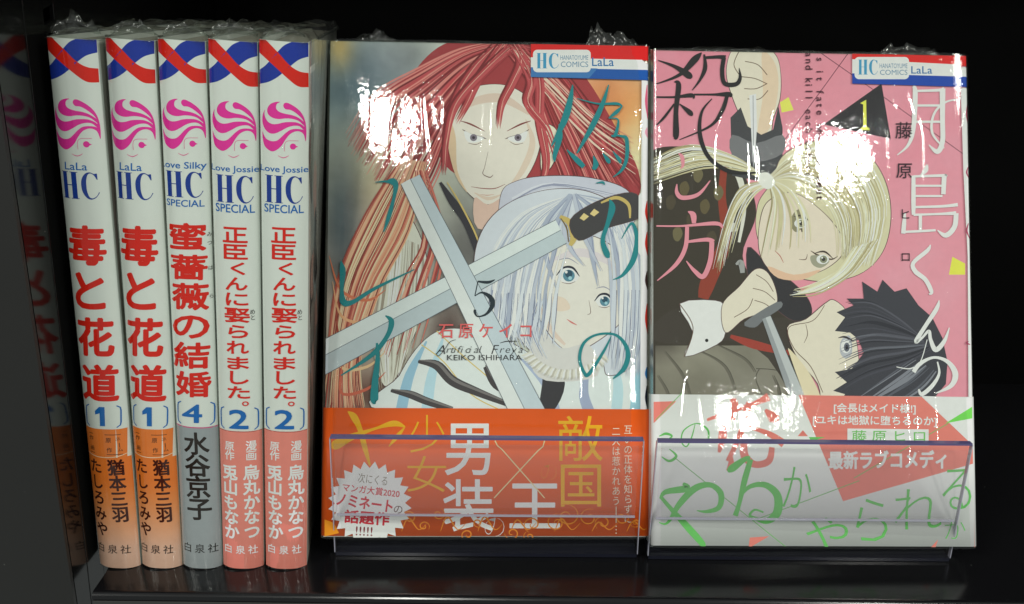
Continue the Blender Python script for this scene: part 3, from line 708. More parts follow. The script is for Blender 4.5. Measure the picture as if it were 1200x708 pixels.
# pale puffed shoulder and dark trim
P.cel([(586, 232), (606, 212), (650, 206), (700, 210), (738, 226), (742, 262), (690, 276), (640, 300), (590, 300)], (186, 188, 202), 6)
P.strands([(600, 232), (650, 214), (736, 232)], [(596, 290), (640, 262), (736, 268)], 34, 2.2, [(200, 202, 214), (168, 172, 194), (212, 214, 222), (140, 144, 166)], 5, 8)
P.brush([(516, 214, 3), (530, 236, 9), (548, 262, 10), (562, 300, 8)], (52, 50, 56)); P.brush([(524, 214, 1), (540, 240, 2), (558, 276, 2), (566, 304, 1.4)], (196, 172, 104))
# long red locks falling on the left over pale fur
P.cel([(472, 246), (498, 292), (500, 350), (482, 402), (466, 440), (450, 452), (438, 410), (446, 340), (452, 286)], (204, 204, 192), 6)
P.strands([(452, 270), (446, 340), (440, 400), (450, 456)], [(498, 290), (496, 340), (486, 400), (470, 450)], 22, 2.2, [(176, 172, 158), (222, 222, 214), (150, 140, 126)], 6, 9)
P.strands([(470, 186), (430, 250), (398, 330), (388, 420), (382, 480)], [(500, 190), (480, 270), (444, 340), (420, 420), (424, 480)], 150, 2.3, [(150, 70, 62), (186, 100, 84), (206, 140, 112), (216, 170, 138), (128, 56, 50), (226, 194, 160)], 9, 5)
P.strands([(500, 200), (520, 270), (512, 330), (490, 400)], [(486, 200), (494, 280), (470, 330), (440, 420)], 12, 3.6, [(150, 62, 58), (196, 110, 96), (216, 160, 136)], 8, 6)
for k in range(5): P.brush([(386 + k * 4, 300 + k * 30, .6), (400, 340 + k * 30, 3), (430, 352 + k * 26, 3.4), (452, 340 + k * 24, .5)], ((196, 110, 80), (216, 160, 120), (160, 70, 56), (222, 180, 140), (190, 96, 74))[k])
P.section('pale_robe')
# robe: pale blue white folds with dark ribbons
P.cel([(452, 482), (468, 440), (492, 404), (520, 386), (560, 388), (600, 402), (640, 426), (672, 440), (700, 410), (760, 400), (768, 482)], (206, 214, 218), 6)
for a, c in (([(500, 400), (480, 440), (470, 482)], (140, 178, 200)), ([(520, 394), (506, 440), (500, 482)], (170, 200, 214)), ([(556, 396), (590, 440), (612, 482)], (186, 196, 212)), ([(610, 420), (640, 450), (650, 482)], (160, 172, 196)),
             ([(690, 430), (684, 460), (690, 482)], (150, 160, 186)), ([(716, 410), (724, 450), (722, 482)], (176, 204, 214)), ([(744, 404), (748, 440), (744, 482)], (140, 184, 200))):
    P.brush([(a[0][0], a[0][1], 2), (a[1][0], a[1][1], 11), (a[2][0], a[2][1], 13)], c)
for a in ([(494, 404), (520, 424), (552, 462), (590, 482)], [(512, 388), (546, 420), (578, 448), (604, 480)]): P.brush([(x, y, 1.4) for x, y in a], (200, 178, 116))
for a in ([(490, 424, 3), (512, 428, 11), (530, 446, 12), (556, 458, 10), (596, 474, 6)], [(458, 458, 3), (480, 462, 9), (500, 470, 9), (530, 480, 7)], [(568, 430, 4), (582, 450, 12), (606, 462, 10), (622, 478, 5)]):
    P.brush(a, (66, 62, 64)); P.brush([(x + 1, y - 2, w_ * .3) for x, y, w_ in a], (112, 108, 108))
P.poly([(632, 400), (650, 410), (662, 450), (648, 482), (632, 482), (636, 440)], (54, 52, 56), 4)
# silver-haired generic figure
P.section('silver_haired_figure')
P.cel([(560, 346), (556, 300), (570, 262), (600, 236), (646, 222), (694, 226), (734, 252), (752, 300), (754, 370), (742, 426), (712, 440), (700, 420), (640, 424), (606, 396), (580, 386)], (196, 201, 210), 6)
P.cel([(640, 290), (690, 276), (728, 300), (738, 344), (730, 374), (706, 396), (676, 412), (656, 406), (636, 380), (624, 350)], (224, 208, 200), 6)
P.poly([(632, 384), (656, 408), (690, 404), (700, 440), (640, 446), (620, 420)], (200, 198, 196), 4)
P.brush([(644, 306, 2), (680, 296, 10), (716, 310, 6), (728, 340, 2)], (204, 196, 200)); P.brush([(632, 356, 1), (644, 384, 6), (662, 404, 3)], (208, 190, 178))
for ex, ey, sc in ((666, 322, 1.0), (708, 352, .82)):          # lowered, lashed eyes
    P.poly([(ex - 13 * sc, ey - 2), (ex, ey - 9 * sc), (ex + 12 * sc, ey), (ex + 8 * sc, ey + 8 * sc), (ex - 6 * sc, ey + 9 * sc)], (232, 234, 232), 5)
    P.dot(ex + 0.5, ey + 1.2, 7.0 * sc, (84, 128, 146)); P.dot(ex + 0.5, ey - 1, 4.4 * sc, (44, 74, 92)); P.dot(ex - 2.5 * sc, ey - 3 * sc, 1.6 * sc, (236, 242, 244)); P.dot(ex + 2, ey + 4 * sc, 2.2 * sc, (150, 190, 200))
    P.brush([(ex - 14 * sc, ey + 1, .8), (ex - 6 * sc, ey - 8 * sc, 2.2), (ex + 5 * sc, ey - 8 * sc, 2.6), (ex + 13 * sc, ey + 2, .8)], (40, 42, 54))
    P.brush([(ex - 8 * sc, ey + 9 * sc, .4), (ex + 1, ey + 10.5 * sc, .9), (ex + 8 * sc, ey + 8 * sc, .4)], (120, 96, 92))
    P.brush([(ex - 12 * sc, ey - 17 * sc, .5), (ex, ey - 19 * sc, 1.2), (ex + 12 * sc, ey - 12 * sc, .4)], (140, 140, 158))
P.poly([(648, 348), (662, 350), (668, 362), (652, 364)], (226, 196, 180), 4)
P.brush([(690, 352, .3), (692, 366, .7), (688, 369, .3)], line); P.brush([(664, 374, .4), (670, 378, 1.8), (676, 381, .5)], (196, 110, 106))
sl = [(200, 205, 212), (214, 218, 222), (176, 182, 196), (192, 198, 208), (158, 166, 184), (224, 227, 229)]
P.strands([(664, 230), (610, 252), (576, 300), (572, 350), (586, 392)], [(670, 232), (646, 268), (634, 310), (628, 352), (634, 400)], 120, 1.9, sl, 7, 11)
P.strands([(668, 230), (700, 252), (726, 290), (734, 340), (720, 430)], [(676, 228), (728, 244), (752, 300), (756, 360), (750, 440)], 96, 1.8, sl, 6, 12)
for a in ([(668, 228), (640, 262), (640, 300), (652, 340)], [(670, 228), (662, 262), (668, 290), (684, 312)], [(672, 228), (688, 262), (694, 300), (700, 336)], [(674, 228), (706, 256), (722, 300), (726, 340)], [(670, 228), (652, 264), (650, 292), (640, 330)], [(672, 228), (680, 258), (686, 280), (704, 318)]):
    P.brush([(x, y, (3, 7, 6, .4)[i]) for i, (x, y) in enumerate(a)], sl[(a[1][0]) % 6]); P.brush([(x + 2, y, (.4, .8, .7, .2)[i]) for i, (x, y) in enumerate(a)], (120, 126, 156))
P.strands([(576, 340), (572, 372), (584, 400)], [(640, 350), (628, 386), (640, 420)], 22, 2.4, sl + [(130, 138, 166)], 5, 17)
rg = random.Random(3)
for k in range(13):
    x0 = 566 + k * 6.6; P.brush([(x0 + 20, 288, .5), (x0 + 8, 336, 3.4), (x0 + 3 + rg.uniform(-3, 3), 370, 5), (x0 + rg.uniform(-7, 5), 396 + rg.uniform(-8, 18), .3)], sl[k % 6])
    P.brush([(x0 + 8, 344, .5), (x0 + 6, 372, .8), (x0 + 2, 394 + rg.uniform(-6, 10), .3)], (104, 110, 138))
for k in range(9):
    x0 = 716 + k * 4.4; P.brush([(x0 - 8, 262, .5), (x0 - 1, 320, 3.4), (x0 + rg.uniform(-3, 3), 384, 5), (x0 - 4 + rg.uniform(-7, 5), 430 + rg.uniform(-14, 10), .3)], sl[(k + 2) % 6])
    P.brush([(x0 + 2, 340, .5), (x0, 390, .8), (x0 - 4, 420, .3)], (104, 110, 138))
for k in range(46):
    a = R(150 - k * 2.6); cx, cy = 664 + 52 * math.cos(a), 392 + 46 * math.sin(a)
    P.brush([(cx - 5 * math.cos(a), cy - 5 * math.sin(a), 1), (cx, cy, 4), (cx + 9 * math.cos(a + .3), cy + 8 * math.sin(a + .3), .3)], ((206, 204, 194), (224, 224, 216), (180, 176, 164))[k % 3], 3)
# crossed blades
P.section('crossed_blades')
def blade(pts, col, c2, ridge):
    P.poly(pts, col); P.poly([pts[0], pts[1], ridge[1], ridge[0]], c2)
    P.line(ridge[0], ridge[1], 0.8, (110, 120, 128)); P.line(pts[0], pts[1], .7, (90, 96, 104)); P.line(pts[3], pts[2], .7, (90, 96, 104))
blade([(380, 398), (651, 258), (664, 285), (380, 440)], (176, 188, 194), (204, 212, 216), [(380, 417), (657, 270)])
P.brush([(656, 254, 4), (668, 262, 8), (672, 278, 8), (668, 288, 4)], (186, 164, 98)); P.brush([(657, 256, 1), (664, 268, 1.6), (666, 284, 1)], (110, 90, 44))
P.cel([(668, 258), (700, 236), (740, 226), (752, 240), (748, 256), (710, 268), (678, 282)], (62, 60, 62), 4)
for x, y in ((684, 254), (696, 249)): P.poly([(x - 5, y + 2), (x, y - 4), (x + 6, y), (x, y + 5)], (206, 186, 128))
P.brush([(704, 238, 2), (722, 232, 4), (736, 240, 4), (738, 256, 2)], (186, 164, 98))
blade([(470, 216), (492, 205), (640, 482), (596, 482)][:1] + [(596, 482), (640, 482), (492, 205)], (182, 194, 202), (208, 216, 222), [(481, 210), (616, 482)])
P.build('cover_artwork', red_book, CW, BH, front_surf, GRIDCUT)
# title strokes, author, publisher badge and white spine margin
P = Print(MAP1, P.h + 0.004, 0.002)
TEAL = (30, 122, 128)
for n_, st in enumerate(([(671, 100, 1), (668, 118, 5), (661, 142, 6), (646, 172, 1)], [(655, 146, 1), (656, 160, 5), (650, 182, 4), (650, 190, 1)],
           [(713, 100, 1), (706, 122, 4), (694, 148, 5), (676, 180, 1.5)], [(676, 116, .8), (700, 122, 1.5), (722, 122, 2.5), (729, 125, 1)], [(729, 125, 1), (722, 132, 3.5), (713, 139, 1)],
           [(713, 139, .8), (724, 141, 1.6), (721, 158, 3.2), (716, 160, 1)], [(716, 159, .8), (728, 160, 2), (734, 164, 3.4), (734, 186, 3.4), (728, 200, 2.6), (718, 208, .6)],
           [(664, 176, 1), (676, 188, 5), (684, 196, 4)], [(695, 183, 1), (698, 193, 5), (695, 199, 3)], [(706, 180, 1), (712, 188, 4), (714, 192, 2)], [(718, 178, .8), (725, 187, 3.5), (727, 192, 1.5)], [(698, 215, .6), (706, 214, 2), (708, 217, 1)],
           [(714, 234, 1), (717, 244, 6), (712, 262, 4), (706, 282, 4), (711, 298, 5.5), (714, 302, 1)], [(728, 280, .6), (740, 262, 2.4), (746, 280, 4), (742, 304, 5), (730, 322, 3), (718, 328, .6)],
           [(716, 394, .8), (707, 412, 2.4), (690, 438, 3.4), (684, 436, 3), (679, 420, 3), (684, 402, 2.6), (700, 392, 2), (722, 393, 2.4), (735, 410, 4), (732, 430, 4.4), (718, 444, 1)],
           [(452, 214, 1), (460, 213, 6), (464, 218, 5), (462, 232, 3), (456, 254, 4), (450, 272, 1)], [(440, 214, .5), (452, 213, 2), (460, 214, 3)],
           [(400, 306, 1), (402, 318, 5.5), (401, 340, 3.4), (403, 354, 6), (414, 354, 4), (440, 338, 3), (486, 316, .8)],
           [(452, 370, 1), (459, 377, 5), (454, 394, 4), (436, 416, 4), (400, 440, 1)], [(442, 402, 2), (443, 420, 4), (440, 446, 6), (439, 468, 7), (441, 471, 2)])):
    if n_ in (0, 12, 14, 15, 18, 19): P.section('title_character')
    P.brush([(x, y, w_ * 1.3) for x, y, w_ in st], TEAL, 8)
P.build('title_lettering', red_book, CW, BH, front_surf, GRIDCUT)
P = Print(MAP1, P.h + 0.004, 0.002)
D5 = (34, 44, 52)
P.brush([(560, 330, 2), (572, 331, 3.4), (580, 328, 1)], D5); P.brush([(560, 330, 1), (558, 340, 1.2), (556.5, 347, 1)], D5)
P.brush([(556.5, 347, 1), (565, 343, 2.2), (575, 349, 5.5), (577, 358, 5.5), (570, 368, 2.8), (560, 371, 1.6), (556.5, 366, 3), (557, 363, 3)], D5)
P.build('volume_number', red_book, CW, BH, front_surf, GRIDCUT)
P = Print(MAP1, P.h + 0.004, 0.002)
for i, ch in enumerate('石原ケイコ'): P.char(ch, 523 + i * 23.3, 387.5, 18.5, 19, (206, 92, 92), 0.018)
x = 512
for i, (ch, w_) in enumerate(zip('Artificial Freya', (13, 6, 4, 3, 4.5, 3, 6, 3, 7, 4, 6, 12, 5, 6.5, 7, 8))):
    if ch != ' ':
        P.char(ch, x + w_ * .7, 409, 13.5 if not ch.isupper() else 17, 12 if not ch.isupper() else 16, (44, 42, 44), -0.012, 0, -0.32)
    x += w_ * 1.08
P.brush([(511, 414, .5), (514, 417, .8), (521, 410, .6), (527, 401, .7), (534, 398, .4)], (44, 42, 44)); P.brush([(586, 402, .5), (594, 400, 1.1), (606, 400, .5)], (44, 42, 44))
P.fit('KEIKO ISHIHARA', 524, 415.8, 611.5, 422.2, (50, 48, 50))
P.build('author_lettering', red_book, CW, BH, front_surf, GRIDCUT)
P = Print(MAP1, P.h + 0.004, 0.002)
P.poly([(622, 49), (770, 51), (770, 72), (622, 68)], (204, 34, 34)); P.poly([(622, 68), (752, 71), (757, 75), (770, 76), (770, 83), (622, 80)], (232, 236, 236)); P.poly([(622, 80), (770, 83), (770, 95), (622, 91)], (30, 82, 158))
P.poly([(622, 79.6), (700, 81), (690, 92.4), (622, 91)], (60, 112, 170))
badge(P, 624.5, 59.2, 692, 85.5, (628.6, 63, 654.6, 81), (656.5, 65.6, 689, 71), (657, 73, 689, 79.4), (693.5, 68.2, 719, 78.4))
P.build('publisher_badge', red_book, CW, BH, front_surf, GRIDCUT)
P = Print(MAP1, P.h + 0.004, 0.002)
P.poly([(751.5, 95), (770, 96), (770, 480), (750, 480), (750, 300), (747.5, 296), (748, 230), (751, 226)], (222, 228, 224))
for y0, y1, c in ((100, 140, (200, 90, 120)), (150, 162, (230, 150, 170)), (236, 262, (190, 50, 40)), (272, 300, (190, 50, 40)), (318, 340, (60, 40, 40)), (356, 392, (190, 50, 40)), (430, 446, (40, 110, 170)), (452, 480, (20, 24, 40))):
    P.brush([(758, y0, 1), (757, (y0 + y1) / 2, 3.4), (759, y1, 1)], c)
P.build('spine_margin', red_book, CW, BH, front_surf, GRIDCUT)

# ---------------------------------------------------------------- orange paper band
def paper_band(book, v0, v1, T, h0, mat):
    pr = front_profile(T, 6, 1.2); v = []; f = []; n = len(pr)
    for z in (v0, v1):
        for i, (x, y) in enumerate(pr):
            a = pr[max(i - 1, 0)]; b = pr[min(i + 1, n - 1)]; dx, dy = b[0] - a[0], b[1] - a[1]; l = math.hypot(dx, dy)
            v.append((x + dy / l * h0, y - dx / l * h0, z))
    for i in range(n - 1): f.append((i, i + 1, n + i + 1, n + i))
    o = link_mesh('paper_band', v, f, mat, book, True)
    sm = o.modifiers.new('thickness', 'SOLIDIFY'); sm.thickness = 0.00012; sm.offset = -1
    return o
M_ORANGE = simple('orange_paper', ink((226, 84, 22)), 0.4, 0.4, 0, 200, 0.04)
M_WHITEP = simple('white_paper', (0.80, 0.81, 0.80), 0.4, 0.4, 0, 200, 0.02)
vb = MAP1(560, 478.5)[1]
hb = P.h + 0.02
band1 = paper_band(red_book, 0.5, vb, 10.6, hb + 0.12, M_ORANGE)
band_surf = front_surf
P = Print(MAP1, hb + 0.14, 0.002)
GOLD = (236, 158, 34); WH = (240, 240, 244)
P.brush([(408, 482, 1), (415, 488, 8), (422, 502, 6), (428, 524, 6), (434, 545, 2)], GOLD); P.brush([(388, 523, 2), (394, 521, 11), (412, 512, 8), (440, 502, 3), (462, 496, 7), (475, 500, 2)], GOLD); P.brush([(475, 500, 1), (466, 511, 5), (456, 523, 1)], GOLD)
P.fit('少', 481, 486, 521, 530, GOLD, -0.012); P.fit('女', 477.5, 534, 523, 576, GOLD, -0.012)
P.fit('敵', 654, 487, 706, 540, GOLD, 0.0); P.fit('国', 657, 544, 704, 593, GOLD, 0.0); P.fit('の', 633.6, 544, 652, 562, (220, 130, 44), -0.03)
P.fit('男', 521.5, 496, 575, 556.5, WH, 0.012); P.fit('装', 519.5, 561, 579, 622, WH, 0.012); P.fit('王', 597, 566, 656, 618.5, WH, 0.016); P.fit('の', 568, 606, 591, 628, WH, -0.03)
for a in ([(580, 516), (583, 522), (588, 526), (638, 583)], [(638, 516), (636, 523), (630, 528), (579, 583)]): P.brush([(x, y, 1.3) for x, y in a], (250, 196, 150), straight=True)
tl = (248, 206, 184)
for i, ch in enumerate('互いの正体を知らずに'): P.char(ch, 735.5, 503 + i * 11.6, 10.4, 11.4, tl, -0.004)
for i, ch in enumerate('二人は惹かれあう'): P.char(ch, 721.5, 505 + i * 11.6, 10.4, 11.4, tl, -0.004)
P.line((721.5, 593), (721.5, 612), 0.9, tl)
for y in (616, 620, 624): P.dot(721.5, y, 0.7, tl)
OR = (226, 126, 36)
rg = random.Random(5)
for cx, cy, r0, d in ((480, 606, 10, 1), (497, 616, 7, -1), (514, 602, 8, 1), (548, 626, 8, 1), (600, 624, 9, -1), (624, 614, 11, 1), (652, 612, 12, -1), (664, 604, 16, 1), (690, 606, 12, -1), (706, 612, 10, 1), (728, 606, 9, 1), (744, 612, 6, -1), (620, 628, 7, -1), (560, 612, 6, 1)):
    pts = []
    for k in range(16):
        a = k * 0.55 * d + cx; r = r0 * (1 - k / 18); pts.append((cx + r * math.cos(a), cy + r * .9 * math.sin(a), 0.5 + 1.1 * math.sin(math.pi * k / 15)))
    P.brush(pts, OR, 2)
for k in range(0, 13, 2):
    x0 = 470 + k * 22 + rg.uniform(-4, 4); P.brush([(x0, 622, .5), (x0 + 8, 612 - rg.uniform(0, 8), 2), (x0 + 20, 620, 1.2), (x0 + 30, 612, .4)], OR, 4)
P.poly([(381, 608), (392, 612), (398, 624), (381, 628)], (206, 130, 30))
P.build('band_lettering', red_book, CW, BH, band_surf, GRIDCUT)
P = Print(MAP1, P.h + 0.004, 0.002)
P.poly([(434 + (49 if k % 2 == 0 else 41) * math.cos(R(k * 7.5 - 83)), 589 + (49 if k % 2 == 0 else 41) * math.sin(R(k * 7.5 - 83))) for k in range(48)], (232, 236, 240))
DR = (190, 34, 52)
P.fit('次にくる', 420, 555.5, 454.5, 567, (110, 100, 84), -0.005, 7); P.fit('マンガ大賞2020', 402, 569.5, 469, 579, DR, 0.02, 7); P.fit('ノミネート', 395, 581, 461, 596, DR, 0.04, 8); P.fit('の', 462, 592, 472, 601, (90, 50, 50), 0, 8)
P.fit('話題作', 404, 598, 457, 614, DR, 0.045, 4); P.fit('!!!!!', 417.5, 616.5, 437, 627, (120, 30, 40), 0.01, 3)
P.build('starburst_sticker_print', red_book, CW, BH, band_surf, GRIDCUT)

# ---------------------------------------------------------------- cover two: artwork (plain generic stand-in)
P = Print(MAP2, 0.02, 0.0006)
PKC = (222, 138, 154)
P.section('artwork_background'); P.field(760, 50, 1150, 470, 40, 44, painter(PKC, [(800, 80, 60, 40, (216, 128, 146), .6), (1090, 340, 60, 90, (226, 146, 160), .6), (940, 90, 60, 60, (218, 132, 148), .5)], 5, 3))
P.brush([(953, 56, .9), (1040, 117, .8), (1128, 180, .8)], (96, 52, 66)); P.brush([(1000, 54, .9), (958, 112, .8), (915, 170, .8)], (96, 52, 66))
P.poly([(914, 120), (924, 114), (930, 129), (916, 132)], (222, 212, 96)); P.poly([(1116, 301), (1131, 309), (1131, 322), (1112, 322)], (222, 212, 80))
P.poly([(965, 146), (1033, 98), (1044, 163)], (44, 42, 46))
P.poly([(1008, 121), (1015, 117), (1015.5, 148), (1019, 151), (1019, 152.5), (1008, 152.5), (1008, 151), (1011.5, 148), (1011.5, 122.5)], (226, 226, 84))
# dark coat
P.section('dark_coat')
P.cel([(766, 176), (800, 172), (842, 178), (872, 206), (886, 250), (870, 300), (892, 340), (936, 372), (940, 400), (900, 420), (880, 480), (762, 480), (762, 200)], (58, 52, 44), 5)
P.field(768, 405, 948, 480, 10, 6, painter((118, 114, 102), [(800, 420, 50, 20, (140, 136, 122), .7), (900, 450, 40, 30, (130, 126, 116), .7), (775, 400, 20, 20, (70, 64, 58), .9)], 8, 5))
P.poly([(766, 398), (800, 404), (860, 400), (900, 420), (936, 470), (950, 404), (930, 372), (860, 380), (800, 360), (766, 380)], (62, 56, 50), 3)
P.brush([(850, 180, 8), (846, 230, 9), (850, 280, 14), (830, 330, 18), (824, 350, 12)], (136, 58, 44)); P.brush([(856, 394, 4), (884, 404, 10), (926, 414, 5)], (150, 60, 50))
P.brush([(846, 184, 2), (866, 208, 7), (872, 244, 5), (866, 284, 3)], (206, 204, 194)); P.poly([(853, 262), (863, 261), (864, 271), (854, 272)], (206, 204, 194))
P.cel([(876, 290), (900, 310), (930, 332), (948, 352), (950, 370), (930, 376), (906, 360), (880, 340)], (48, 46, 50), 4)
for a in ([(778, 412), (800, 440), (812, 478)], [(812, 408), (850, 430), (866, 478)], [(840, 404), (872, 420), (884, 436)], [(770, 440), (782, 460), (786, 480)], [(905, 440), (912, 456), (914, 480)]): P.brush([(x, y, (1, 3.4, 1)[i]) for i, (x, y) in enumerate(a)], (98, 94, 84)); P.brush([(x + 2, y, .7) for x, y in a], (66, 62, 56))
P.brush([(890, 432, .8), (886, 446, .8), (900, 476, .8)], (60, 56, 50)); P.brush([(886, 432, .8), (910, 434, .8), (936, 444, .8)], (60, 56, 50))
for k in range(9): P.poly([(778 + k * 8 + 6 * math.cos(a), 200 + (k * 37) % 90 + 9 * math.sin(a)) for a in (0, 1.4, 2.4, 3.6, 5)], ((92, 82, 58), (74, 66, 52), (104, 96, 70))[k % 3], 3)
# raised fist, cuff and dagger
P.section('raised_fist')
HS = (224, 204, 188); HL = (96, 74, 60)
P.cel([(857, 60), (872, 56), (896, 56), (910, 66), (915, 88), (914, 116), (906, 140), (902, 156), (880, 158), (868, 138), (856, 108), (851, 84)], HS, 6)
P.poly([(893, 62), (908, 74), (912, 104), (902, 150), (888, 156), (894, 110)], (226, 190, 166), 5)
for a in ([(873, 72), (888, 76), (899, 88)], [(868, 90), (884, 92), (898, 98)], [(872, 104), (886, 104), (899, 98)], [(876, 116), (890, 116), (900, 106)], [(866, 60), (860, 76), (868, 90)]):
    P.brush([(x, y, .9) for x, y in a], HL)
P.poly([(856, 138), (868, 126), (876, 148), (892, 158), (906, 152), (912, 124), (917, 150), (917, 206), (886, 212), (858, 206)], (66, 66, 70)); P.poly([(858, 158), (886, 168), (917, 158), (917, 180), (886, 190), (858, 182)], (112, 112, 116), 3)
P.poly([(878, 112), (886, 110), (887, 150), (883, 202), (880, 150)], (210, 210, 214)); P.line((882.4, 112), (883, 200), .7, (120, 120, 128))
# blond generic figure
P.section('blond_figure')
bl = [(206, 200, 168), (222, 218, 194), (176, 166, 128), (190, 182, 146), (232, 230, 214), (150, 138, 102)]
P.cel([(904, 214), (916, 184), (944, 168), (980, 164), (1016, 180), (1038, 214), (1044, 256), (1034, 296), (1006, 322), (960, 330), (912, 316), (888, 280), (888, 240)], (200, 194, 162), 6)
P.cel([(890, 262), (900, 236), (930, 226), (966, 250), (988, 280), (986, 300), (962, 318), (930, 324), (904, 318), (890, 296)], (224, 200, 184), 6)
P.poly([(900, 312), (930, 322), (962, 316), (940, 328), (912, 326)], (226, 176, 150), 4)
P.brush([(944, 244, .6), (938, 258, 2.4), (940, 272, 1.6)], (84, 70, 60)); P.poly([(930, 250), (938, 246), (940, 266), (932, 272), (926, 262)], (132, 126, 100), 4)
P.brush([(950, 294, .6), (960, 300, 2.4), (974, 304, 1.8), (982, 300, .5)], (84, 70, 60)); P.poly([(950, 300), (962, 300), (972, 306), (962, 314), (952, 310)], (150, 148, 130), 4)
for ex, ey in ((938, 262), (964, 304)):
    P.dot(ex, ey, 7.4, (228, 226, 216), 5.6); P.dot(ex + 1, ey, 4.4, (132, 134, 112)); P.dot(ex + 1, ey, 2.2, (60, 58, 54)); P.dot(ex - .6, ey - 1.8, 1.1, (240, 240, 236))
P.brush([(930, 254, .5), (940, 253, 2.2), (949, 260, .6)], (64, 54, 48)); P.brush([(954, 297, .5), (966, 295, 2.2), (976, 303, .6)], (64, 54, 48))
P.brush([(908, 294, .5), (914, 300, 1), (918, 308, .5)], (170, 100, 84)); P.brush([(936, 304, .4), (944, 304, 1), (946, 298, .4)], HL)
P.strands([(902, 206), (940, 176), (1004, 182), (1036, 240), (1020, 310)], [(906, 212), (930, 212), (962, 232), (980, 262), (984, 300)], 150, 1.6, bl, 5, 21)
P.strands([(906, 212), (930, 222), (950, 250), (954, 280)], [(900, 214), (904, 236), (898, 262), (890, 300)], 16, 2.6, bl, 4, 22)
P.strands([(1030, 280), (1000, 320), (960, 344), (930, 346)], [(1000, 290), (980, 316), (956, 330), (930, 340)], 16, 2.6, bl, 5, 23)
P.strands([(898, 210), (860, 184), (806, 170), (762, 190)], [(902, 214), (872, 200), (826, 196), (766, 214)], 50, 1.8, bl, 5, 24)
P.strands([(900, 212), (866, 222), (850, 260), (838, 320)], [(904, 216), (884, 226), (866, 250), (852, 290)], 36, 1.6, bl, 6, 25)
P.poly([(892, 200), (904, 206), (908, 216), (898, 222), (888, 212)], (222, 220, 206), 4)
# cuff, second fist, lower blade
P.section('lower_fist_and_blade')
P.cel([(796, 356), (838, 352), (850, 362), (850, 390), (840, 404), (802, 418), (812, 390)], (216, 216, 214), 3); P.dot(828, 399, 2, (30, 30, 30)); P.brush([(796, 356, 1), (812, 384, 1), (802, 418, 1)], HL)
P.cel([(846, 358), (866, 336), (884, 316), (898, 318), (908, 336), (910, 356), (896, 366), (872, 374), (850, 390)], HS, 5)
for a in ([(886, 322), (898, 330), (906, 342)], [(882, 338), (896, 342), (908, 352)], [(884, 352), (896, 356), (904, 362)], [(860, 372), (876, 362), (882, 350)]): P.brush([(x, y, .8) for x, y in a], HL)
P.poly([(872, 378), (910, 354), (916, 360), (896, 374), (884, 384)], (110, 112, 116), 3); P.brush([(862, 310, 2), (868, 308, 7), (870, 320, 5)], (150, 150, 150))
P.poly([(893, 374), (903, 370), (950, 480), (930, 480)], (176, 180, 182)); P.poly([(893, 374), (897, 372.5), (938, 480), (930, 480)], (142, 146, 150)); P.line((903, 370), (950, 480), .8, (70, 70, 74))
# dark-haired generic figure lying below
P.section('dark_haired_figure')
P.cel([(922, 384), (944, 374), (966, 356), (978, 352), (996, 372), (1006, 420), (1004, 480), (966, 480), (958, 450), (934, 420)], (224, 204, 188), 4)
P.poly([(926, 410), (950, 440), (966, 480), (950, 480), (926, 418)], (226, 200, 170), 3)
P.brush([(966, 358, .7), (952, 376, .8), (924, 384, .8), (930, 408, .9), (950, 430, .9), (964, 460, .8)], HL); P.brush([(944, 380, .5), (946, 392, .8), (942, 402, .5)], HL)
P.poly([(986, 398), (996, 394), (998, 414), (990, 420), (984, 412)], (170, 172, 180), 4); P.dot(991, 406, 6, (226, 226, 222), 8); P.dot(992, 407, 3.4, (96, 100, 112), 5.4); P.dot(992, 407, 1.6, (36, 36, 44), 2.8); P.brush([(982, 396, .6), (990, 395, 2.4), (1000, 400, 1.4)], (50, 44, 48))
bk = (58, 58, 66)
P.poly([(978, 388), (990, 372), (980, 366), (1000, 358), (992, 350), (1012, 350), (1010, 330), (1028, 342), (1034, 328), (1048, 342), (1062, 338), (1076, 358), (1092, 372), (1104, 396), (1110, 424), (1108, 450), (1090, 472), (1060, 480), (978, 480), (990, 462), (976, 458), (992, 448), (978, 436), (998, 432), (1004, 424), (1012, 414), (1006, 398), (996, 390)], bk)
P.strands([(1076, 392), (1050, 370), (1020, 352), (992, 352)], [(1090, 410), (1060, 426), (1016, 440), (984, 458)], 26, 2.6, [(78, 78, 88), (44, 44, 52), (96, 98, 108), (66, 66, 76)], 6, 31)
P.strands([(1070, 420), (1040, 440), (1000, 468)], [(1098, 436), (1080, 456), (1040, 480)], 9, 3.0, [(120, 122, 132), (84, 86, 96), (46, 46, 54)], 4, 32)
P.build('cover_artwork', pink_book, CW, BH, front_surf, GRIDCUT)
P = Print(MAP2, P.h + 0.004, 0.002)
KB = (40, 38, 40); P.section('title_character')
for st in ([(822, 62, 1), (814, 70, 8), (796, 88, 4), (768, 99, 1)], [(771, 71, 1), (790, 78, 4), (806, 88, 8), (810, 92, 3)], [(790, 96, 1), (795, 100, 6), (792, 130, 5.5), (792, 158, 7), (790, 163, 2)], [(768, 114, 2), (790, 114, 2.4), (810, 112, 5), (813, 116, 1)],
           [(790, 122, 2), (778, 138, 3), (768, 148, 1)], [(796, 122, 1), (808, 132, 6), (811, 136, 2)], [(825, 64, 2), (826, 80, 5), (820, 94, 3), (811, 106, 1)], [(824, 68, 3), (842, 67, 4), (850, 68, 6)], [(848, 68, 5), (846, 84, 5), (849, 98, 5), (862, 99, 5), (867, 92, 4), (866, 80, .6)],
           [(813, 111, 2), (836, 111, 2.4), (854, 111, 6), (856, 114, 2)], [(852, 112, 4), (846, 130, 5), (832, 148, 3), (796, 164, .8)], [(834, 116, 1), (822, 132, 3), (820, 158, 5), (830, 184, 5), (852, 200, 5), (876, 203, 3), (900, 201, .8)]):
    P.brush(st, KB, 8)
